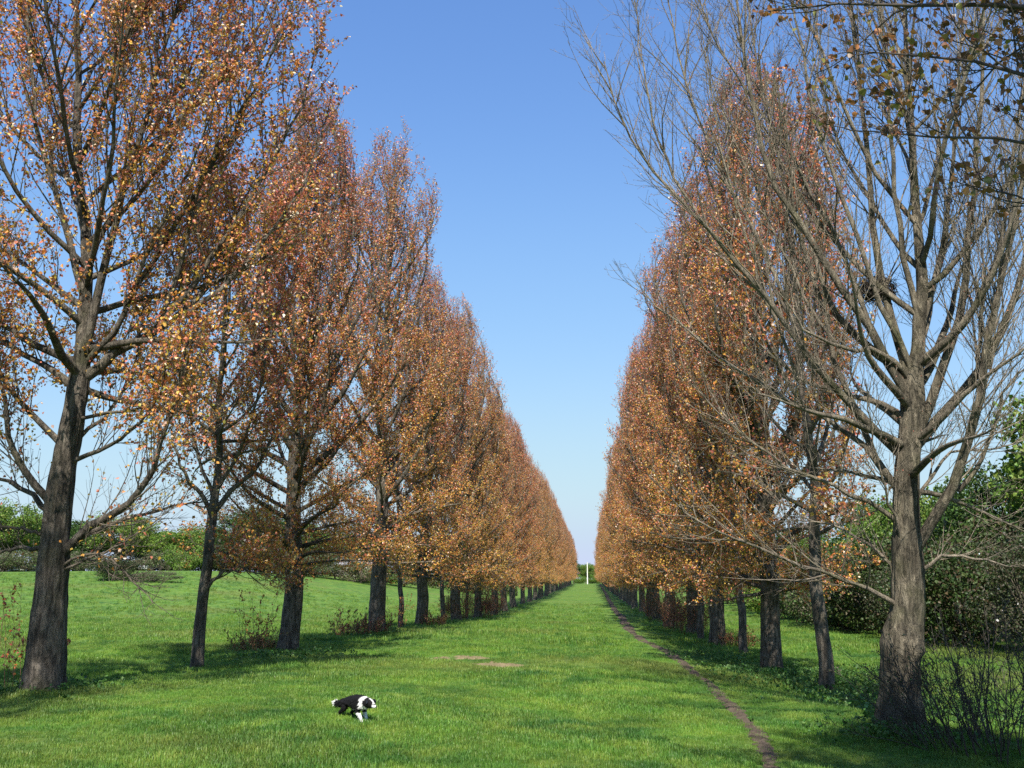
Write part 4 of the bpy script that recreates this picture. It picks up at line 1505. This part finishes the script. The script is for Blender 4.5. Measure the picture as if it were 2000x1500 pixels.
# ------------------------------------------------------------------ pole, nest, house, cars
def pole():
    q = P(1147.5, 1139, 400)
    z = gzf(q.x, 400)
    r = empty('white_pole', (q.x, 400, z), 'tall white pole standing at the far end of the avenue', 'pole')
    g = Geo()
    zz = np.array([-.3, 0, .3, 2, 5, 8.0, 8.3])
    g.tubes(np.stack([0 * zz, 0 * zz, zz], 1)[None], np.array([[.23, .23, .21, .20, .18, .155, .14]]), 16)
    link('shaft', g.mesh('pole_shaft', plain('white_paint', (0.82, 0.82, 0.78), .5, var=.05)), r)
    g = Geo()
    zz = np.array([8.3, 8.36, 8.42, 8.45])
    g.tubes(np.stack([0 * zz, 0 * zz, zz], 1)[None], np.array([[.17, .175, .12, .02]]), 16)
    link('cap', g.mesh('pole_cap', plain('grey_cap', (0.5, 0.5, 0.5), .5)), r)


pole()


def nest():
    c = P(1712, 566, 14.3)
    rng = np.random.default_rng(77)
    n = 520
    u = norm(rng.normal(0, 1, (n, 3)))
    p = u * (rng.random(n) ** .4)[:, None] * np.array([.27, .27, .2])
    tdir = norm(np.cross(u, rng.normal(0, 1, (n, 3))) + rng.normal(0, .25, (n, 3)))
    L = rng.uniform(.12, .42, n)
    P1 = grow(rng, p - tdir * (L / 2)[:, None], tdir, L, 4, 0, .14)
    g = Geo()
    g.tubes(P1, taper(n, 4, np.full(n, .005), .003), 3)
    o = link('bird_nest', g.mesh('bird_nest', M_TWIG), None, c)
    tag(o, 'dark twiggy bird nest wedged among the bare branches', 'nest')


nest()


def box(g, x0, x1, y0, y1, z0, z1):
    v = [(x0, y0, z0), (x1, y0, z0), (x1, y1, z0), (x0, y1, z0), (x0, y0, z1), (x1, y0, z1), (x1, y1, z1), (x0, y1, z1)]
    g.add(v, [(0, 3, 2, 1), (4, 5, 6, 7), (0, 1, 5, 4), (1, 2, 6, 5), (2, 3, 7, 6), (3, 0, 4, 7)])


def house():
    q = P(694, 1100, 172)
    z = gzf(q.x, 172)
    r = empty('white_house', (q.x, 172, z), 'small white house glimpsed between the second and third thick left trunks', 'house')
    r.rotation_euler = (0, 0, .15)
    g = Geo()
    box(g, -4.5, 4.5, -3, 3, -.5, 3.2)
    g.add([(-4.5, -3, 3.2), (-4.5, 3, 3.2), (-4.5, 0, 5.0), (4.5, -3, 3.2), (4.5, 3, 3.2), (4.5, 0, 5.0)], None, [(0, 1, 2), (3, 5, 4)])
    link('wall', g.mesh('house_wall', plain('white_render', (0.8, 0.79, 0.76), .8, var=.05), False), r)
    g = Geo()
    for sgn in (-1, 1):
        e, t = np.array([0, sgn * 3.4, 2.98]), np.array([0, 0, 5.05])
        v = []
        for off in (0, .12):
            v += [(-4.8, e[1], e[2] + off), (4.8, e[1], e[2] + off), (4.8, 0, t[2] + off), (-4.8, 0, t[2] + off)]
        g.add(v, [(0, 3, 2, 1), (4, 5, 6, 7), (0, 1, 5, 4), (1, 2, 6, 5), (2, 3, 7, 6), (3, 0, 4, 7)])
    rf = link('roof', g.mesh('house_roof', plain('grey_slate', (0.25, 0.24, 0.25), .6, var=.2, bscale=8), False), r)
    g = Geo()
    box(g, 2.6, 3.4, -.35, .35, 4.6, 6.0)
    link('chimney', g.mesh('chimney', plain('chimney_brick', (0.35, 0.18, 0.12), .8, var=.2), False), rf)
    fm, gm = plain('window_frame', (0.75, 0.75, 0.73), .5), plain('window_glass', (0.04, 0.05, 0.06), .08)
    for wx in (-3.0, 0.9, 3.0):
        g = Geo()
        for (a, b_, c, d) in ((-.6, -.52, 1, 2.2), (.52, .6, 1, 2.2), (-.52, .52, 1, 1.08), (-.52, .52, 2.12, 2.2)):
            box(g, wx + a, wx + b_, -3.06, -2.997, c, d)
        w = link('window', g.mesh('window_frame', fm, False), r)
        g = Geo()
        box(g, wx - .52, wx + .52, -3.02, -2.996, 1.08, 2.12)
        link('pane', g.mesh('window_pane', gm, False), w)
    g = Geo()
    box(g, -1.5, -.6, -3.05, -2.997, -.4, 2.05)
    link('door', g.mesh('house_door', plain('door_paint', (0.1, 0.13, 0.2), .4), False), r)
    r.scale = (.62, .62, .62)


house()


def car_parts(paint):
    out = [(-2.05, .35), (-2.08, .62), (-2.0, .82), (-1.75, .93), (-1.55, 1.0), (-1.1, 1.38), (-.5, 1.46), (.3, 1.44), (1.0, 1.0), (1.6, .9), (1.98, .75), (2.08, .55), (2.05, .32),
           (1.75, .24), (1.7, .24), (.95, .24), (-.9, .24), (-1.7, .24)]
    n = len(out)

    def hw_(z):
        return np.interp(z, [.2, .5, .9, 1.0, 1.46], [.80, .85, .83, .78, .60])
    g = Geo()
    v = []
    for sgn in (-1, 1):
        for (x, z) in out:
            v.append((x, sgn * hw_(z), z))
    q = [(i, (i + 1) % n, n + (i + 1) % n, n + i) for i in range(n)]
    c0 = len(v)
    v += [(0, -hw_(.6), .6), (0, hw_(.6), .6)]
    t = [(c0, (i + 1) % n, i) for i in range(n)] + [(c0 + 1, n + i, n + (i + 1) % n) for i in range(n)]
    g.add(v, q, t)
    body = g.mesh('car_body', paint, False)
    g = Geo()
    for sgn in (-1, 1):
        for quad in (((-1.38, 1.03), (-1.02, 1.33), (-.32, 1.40), (-.32, 1.03)), ((-.26, 1.03), (-.26, 1.40), (.26, 1.38), (.78, 1.03))):
            g.add([(x, sgn * (hw_(z) + .006), z) for x, z in quad], [(0, 1, 2, 3)])
    g.add([(1.0 + .004, -.70, 1.01), (1.0 + .004, .70, 1.01), (.34, .58, 1.425), (.34, -.58, 1.425)], [(0, 1, 2, 3)])
    g.v[-1][:, 0] += .012
    g.add([(-1.53, -.70, 1.03), (-1.53, .70, 1.03), (-1.14, .58, 1.36), (-1.14, -.58, 1.36)], [(0, 3, 2, 1)])
    g.v[-1][:, 0] -= .014
    glass = g.mesh('car_glass', M_GLASS, False)
    wheel, rim = [], []
    g = Geo()
    a = np.linspace(0, 2 * math.pi, 21)[:-1]
    for yy in (-.10, .10):
        pass
    ys, rs = [-.1, -.1, -.06, .06, .1, .1], [.0, .27, .31, .31, .27, .0]
    vv = np.array([[(r_ * math.cos(t_), y_, r_ * math.sin(t_)) for t_ in a] for y_, r_ in zip(ys, rs)]).reshape(-1, 3)
    m = 20
    q = [(i * m + j, i * m + (j + 1) % m, (i + 1) * m + (j + 1) % m, (i + 1) * m + j) for i in range(5) for j in range(m)]
    g.add(vv, q)
    wheel = g.mesh('car_wheel', M_TYRE)
    g = Geo()
    vv = np.array([[(r_ * math.cos(t_), y_, r_ * math.sin(t_)) for t_ in a] for y_, r_ in zip([-.11, -.112, .112, .11], [.19, .0, .0, .19])]).reshape(-1, 3)
    q = [(i * m + j, i * m + (j + 1) % m, (i + 1) * m + (j + 1) % m, (i + 1) * m + j) for i in range(3) for j in range(m)]
    g.add(vv, q)
    rim = g.mesh('car_rim', M_RIM)
    g = Geo()
    box(g, 1.94, 2.075, -.18, .18, .60, .74)
    lamp = g.mesh('car_lamp', M_RIM, False)
    return body, glass, wheel, rim, lamp


M_GLASS = plain('car_glass', (0.03, 0.035, 0.04), .06)
M_TYRE = plain('tyre_rubber', (0.03, 0.03, 0.03), .8)
M_RIM = plain('rim_metal', (0.6, 0.6, 0.6), .3, 0.7)


def car(x, y, rz, col, label):
    body, glass, wheel, rim, lamp = car_parts(plain('car_paint', col, .25, 0.1))
    r = empty('parked_car', (x, y, gzf(x, y)), label, 'car', 'parked cars', rz)
    link('body', body, r)
    link('windows', glass, r)
    for wx in (-1.3, 1.32):
        for wy in (-.76, .76):
            w = link('wheel', wheel, r, (wx, wy, .31))
            link('rim', rim, w)
    for wy in (-.58, .58):
        link('headlight', lamp, r, (0.0, wy, 0.0))


for px, Y, rz, col, lab in [(296, 152, 1.35, (.80, .80, .80), 'small white car parked beyond the left field'),
                            (268, 154, 1.7, (.45, .47, .5), 'silver car parked left of the white one beyond the field'),
                            (319, 153, 1.5, (.05, .07, .16), 'dark blue car parked right of the white one beyond the field'),
                            (22, 152, 1.3, (.55, .55, .56), 'pale grey car at the left edge beyond the field'),
                            (50, 153, 1.6, (.70, .68, .64), 'cream car beyond the field, left of the nearest trunk')]:
    q = P(px, 1105, Y)
    car(q.x, Y, rz, col, lab)
car(15.2, 31.6, 2.7, (.03, .05, .12), 'dark blue car in deep shade at the right edge under the bushes')


# ------------------------------------------------------------------ the dog
def dog():
    nodes = [  # x forward, y left, z up, radius
        (-.25, 0, .335, .108), (-.05, 0, .325, .115), (.13, 0, .31, .13), (.25, 0, .325, .092), (.345, 0, .325, .078), (.395, 0, .315, .068),
        (.455, 0, .288, .032), (.498, 0, .278, .022),
        (-.34, 0, .315, .040), (-.44, .01, .255, .046), (-.56, .03, .24, .050), (-.68, .05, .255, .028),
        (.14, .065, .255, .05), (.10, .075, .185, .036), (.15, .075, .095, .023), (.17, .075, .03, .021), (.20, .075, .018, .022),
        (.14, -.065, .255, .05), (.12, -.075, .185, .036), (.21, -.075, .125, .023), (.25, -.075, .06, .020), (.285, -.075, .045, .022),
        (-.24, .065, .29, .072), (-.14, .08, .20, .046), (-.25, .08, .125, .024), (-.22, .08, .035, .02), (-.185, .08, .02, .022),
        (-.25, -.065, .29, .072), (-.20, -.08, .20, .046), (-.34, -.08, .14, .024), (-.37, -.08, .06, .02), (-.345, -.08, .03, .022)]
    edges = [(0, 1), (1, 2), (2, 3), (3, 4), (4, 5), (5, 6), (6, 7), (0, 8), (8, 9), (9, 10), (10, 11), (2, 12), (12, 13), (13, 14), (14, 15), (15, 16),
             (2, 17), (17, 18), (18, 19), (19, 20), (20, 21), (0, 22), (22, 23), (23, 24), (24, 25), (25, 26), (0, 27), (27, 28), (28, 29), (29, 30), (30, 31)]
    me = bpy.data.meshes.new('dog_bones')
    me.from_pydata([n[:3] for n in nodes], edges, [])
    ob = bpy.data.objects.new('dog_bones', me)
    SC.collection.objects.link(ob)
    md = ob.modifiers.new('skin', 'SKIN')
    sv = me.skin_vertices[0].data
    for i, n in enumerate(nodes):
        sv[i].radius = (n[3], n[3])
    sv[0].use_root = True
    sb = ob.modifiers.new('sub', 'SUBSURF')
    sb.levels = 2
    dg = bpy.context.evaluated_depsgraph_get()
    dg.update()
    body = bpy.data.meshes.new_from_object(ob.evaluated_get(dg))
    bpy.data.objects.remove(ob)
    n = len(body.vertices)
    co = np.empty(n * 3)
    body.vertices.foreach_get('co', co)
    co = co.reshape(-1, 3)
    no = np.empty(n * 3)
    body.vertices.foreach_get('normal', no)
    no = no.reshape(-1, 3)

    def paint(c):
        x, y, z = c[:, 0], c[:, 1], c[:, 2]
        w = (x < -.60)
        w |= (x > .20 + .012 * np.sin(z * 60)) & (x < .27) & (z < .44)
        w |= (x > .19) & (x < .3) & (z < .27)
        w |= (x > .44) & (z < .31)
        w |= (x > .33) & (np.abs(y) < .016) & (z > .33)
        w |= (x > .02) & (z < .17)
        w |= (x < 0) & (z < .06)
        w |= (x > -.16) & (x < .1) & (z < .262) & (np.abs(y) < .05)
        col = np.where(w[:, None], np.array([.80, .78, .74]), np.array([.010, .009, .010]))
        return col
    col = paint(co)
    at = body.color_attributes.new('Col', 'FLOAT_COLOR', 'POINT')
    c4 = np.ones((n, 4), np.float32)
    c4[:, :3] = col
    at.data.foreach_set('color', c4.ravel())
    m, nt, b = new_mat('dog_coat')
    an = nt.nodes.new('ShaderNodeAttribute')
    an.attribute_name = 'Col'
    nt.links.new(an.outputs['Color'], b.inputs['Base Color'])
    b.inputs['Roughness'].default_value = .75
    b.inputs['Specular IOR Level'].default_value = .12
    body.materials.clear()
    body.materials.append(m)
    body.polygons.foreach_set('use_smooth', np.ones(len(body.polygons), bool))
    q = ground_hit(703, 1411)
    r = empty('dog', (q.x - .07, q.y + .12, q.z - .028), 'black and white collie trotting across the sunlit grass', 'dog', None, -R(42), .73)
    link('body', body, r)
    # long coat: locks of hair over the whole skin, lying back and down
    rng = np.random.default_rng(9)
    idx = rng.integers(0, n, 5200)
    keep = (co[idx, 0] < .42) & (co[idx, 2] > .05)
    idx = idx[keep]
    M = len(idx)
    root = co[idx] + rng.normal(0, .004, (M, 3)) - no[idx] * .004
    L = rng.uniform(.018, .042, M) * np.where(co[idx, 0] > .31, .35, 1) * np.where(co[idx, 2] < .2, .55, 1) * np.where(co[idx, 0] < -.36, 1.4, 1)
    d = norm(no[idx] * .75 + np.array([-.75, 0, -.55]) + rng.normal(0, .25, (M, 3)))
    side = norm(np.cross(d, no[idx] + rng.normal(0, .2, (M, 3)))) * .0048
    v = np.stack([root - side, root + side, root + d * L[:, None]], 1).reshape(-1, 3)
    f = np.arange(M * 3).reshape(M, 3)
    cc = np.repeat(paint(root) * rng.uniform(.6, 1.2, (M, 1)), 3, axis=0)
    fur = mesh_from('dog_fur', v, [f], m, False, np.clip(cc, 0, .85))
    link('fur', fur, r)
    dark = plain('dog_black', (.012, .011, .012), .3)
    for sgn in (-1, 1):
        g = Geo()
        e = [(.345, sgn * .045, .375), (.385, sgn * .058, .365), (.365, sgn * .082, .385), (.40, sgn * .088, .335), (.37, sgn * .09, .325), (.35, sgn * .07, .35)]
        g.add(e + [(x - .008, y * .95, z - .004) for x, y, z in e], [(0, 1, 3, 2), (0, 2, 4, 5), (6, 8, 9, 7), (6, 11, 10, 8), (0, 6, 7, 1), (1, 7, 9, 3), (3, 9, 10, 4), (4, 10, 11, 5), (5, 11, 6, 0)], [(2, 3, 4), (8, 10, 9)])
        link('ear', g.mesh('dog_ear', dark, False), r)
        g = Geo()
        s_ = np.linspace(-1, 1, 5)
        ax = np.stack([.435 + 0 * s_, sgn * .033 + s_ * .008, .326 + 0 * s_], 1)[None]
        g.tubes(ax, (.008 * np.sqrt(np.clip(1.02 - s_ ** 2, .02, 1)))[None], 8)
        link('eye', g.mesh('dog_eye', plain('dog_eye', (.05, .025, .012), .08), True), r)
    g = Geo()
    s_ = np.linspace(-1, 1, 6)
    g.tubes(np.stack([.516 + 0 * s_, s_ * .013, .284 + 0 * s_], 1)[None], (.012 * np.sqrt(np.clip(1.02 - s_ ** 2, .02, 1)))[None], 8)
    link('nose', g.mesh('dog_nose', dark), r)


dog()


# ------------------------------------------------------------------ weeds under the right row
def weeds():
    rng = np.random.default_rng(55)
    g = Geo()
    c = []
    for px, py, n, rx, ry in [(1650, 1345, 420, .9, .7), (1610, 1318, 300, .8, .8), (1700, 1372, 260, .7, .6), (1540, 1322, 260, .8, .9), (1480, 1318, 160, .5, .6),
                              (1405, 1288, 160, .6, .9), (1750, 1440, 120, .5, .3), (60, 1350, 160, .6, .5), (560, 1285, 200, .8, .6), (735, 1243, 160, .8, .6),
                              (1820, 1400, 260, .9, .8)]:
        h = ground_hit(px, py)
        x = h.x + rng.normal(0, rx, n)
        y = h.y + rng.normal(0, ry, n)
        c.append(np.stack([x, y, gz(x, y) + rng.uniform(.03, .16, n)], 1))
    c = np.concatenate(c)
    # rosettes: five leaves each
    c = np.repeat(c, 5, axis=0) + rng.normal(0, .035, (len(c) * 5, 3)) * np.array([1, 1, .5])
    v, f = leaf_quads(rng, c, rng.uniform(.03, .075, len(c)), down=-.2)
    col = mixcols(rng, len(c), [(0.07, 0.16, 0.03), (0.05, 0.12, 0.02), (0.10, 0.19, 0.04)], np.ones((len(c), 3)))
    g.add(v, f, None, np.repeat(col, 4, axis=0))
    o = link('undergrowth', g.mesh('undergrowth', M_GREEN, False))
    tag(o, 'low leafy green weeds round the feet of the trees', 'weeds', kind='stuff')


weeds()
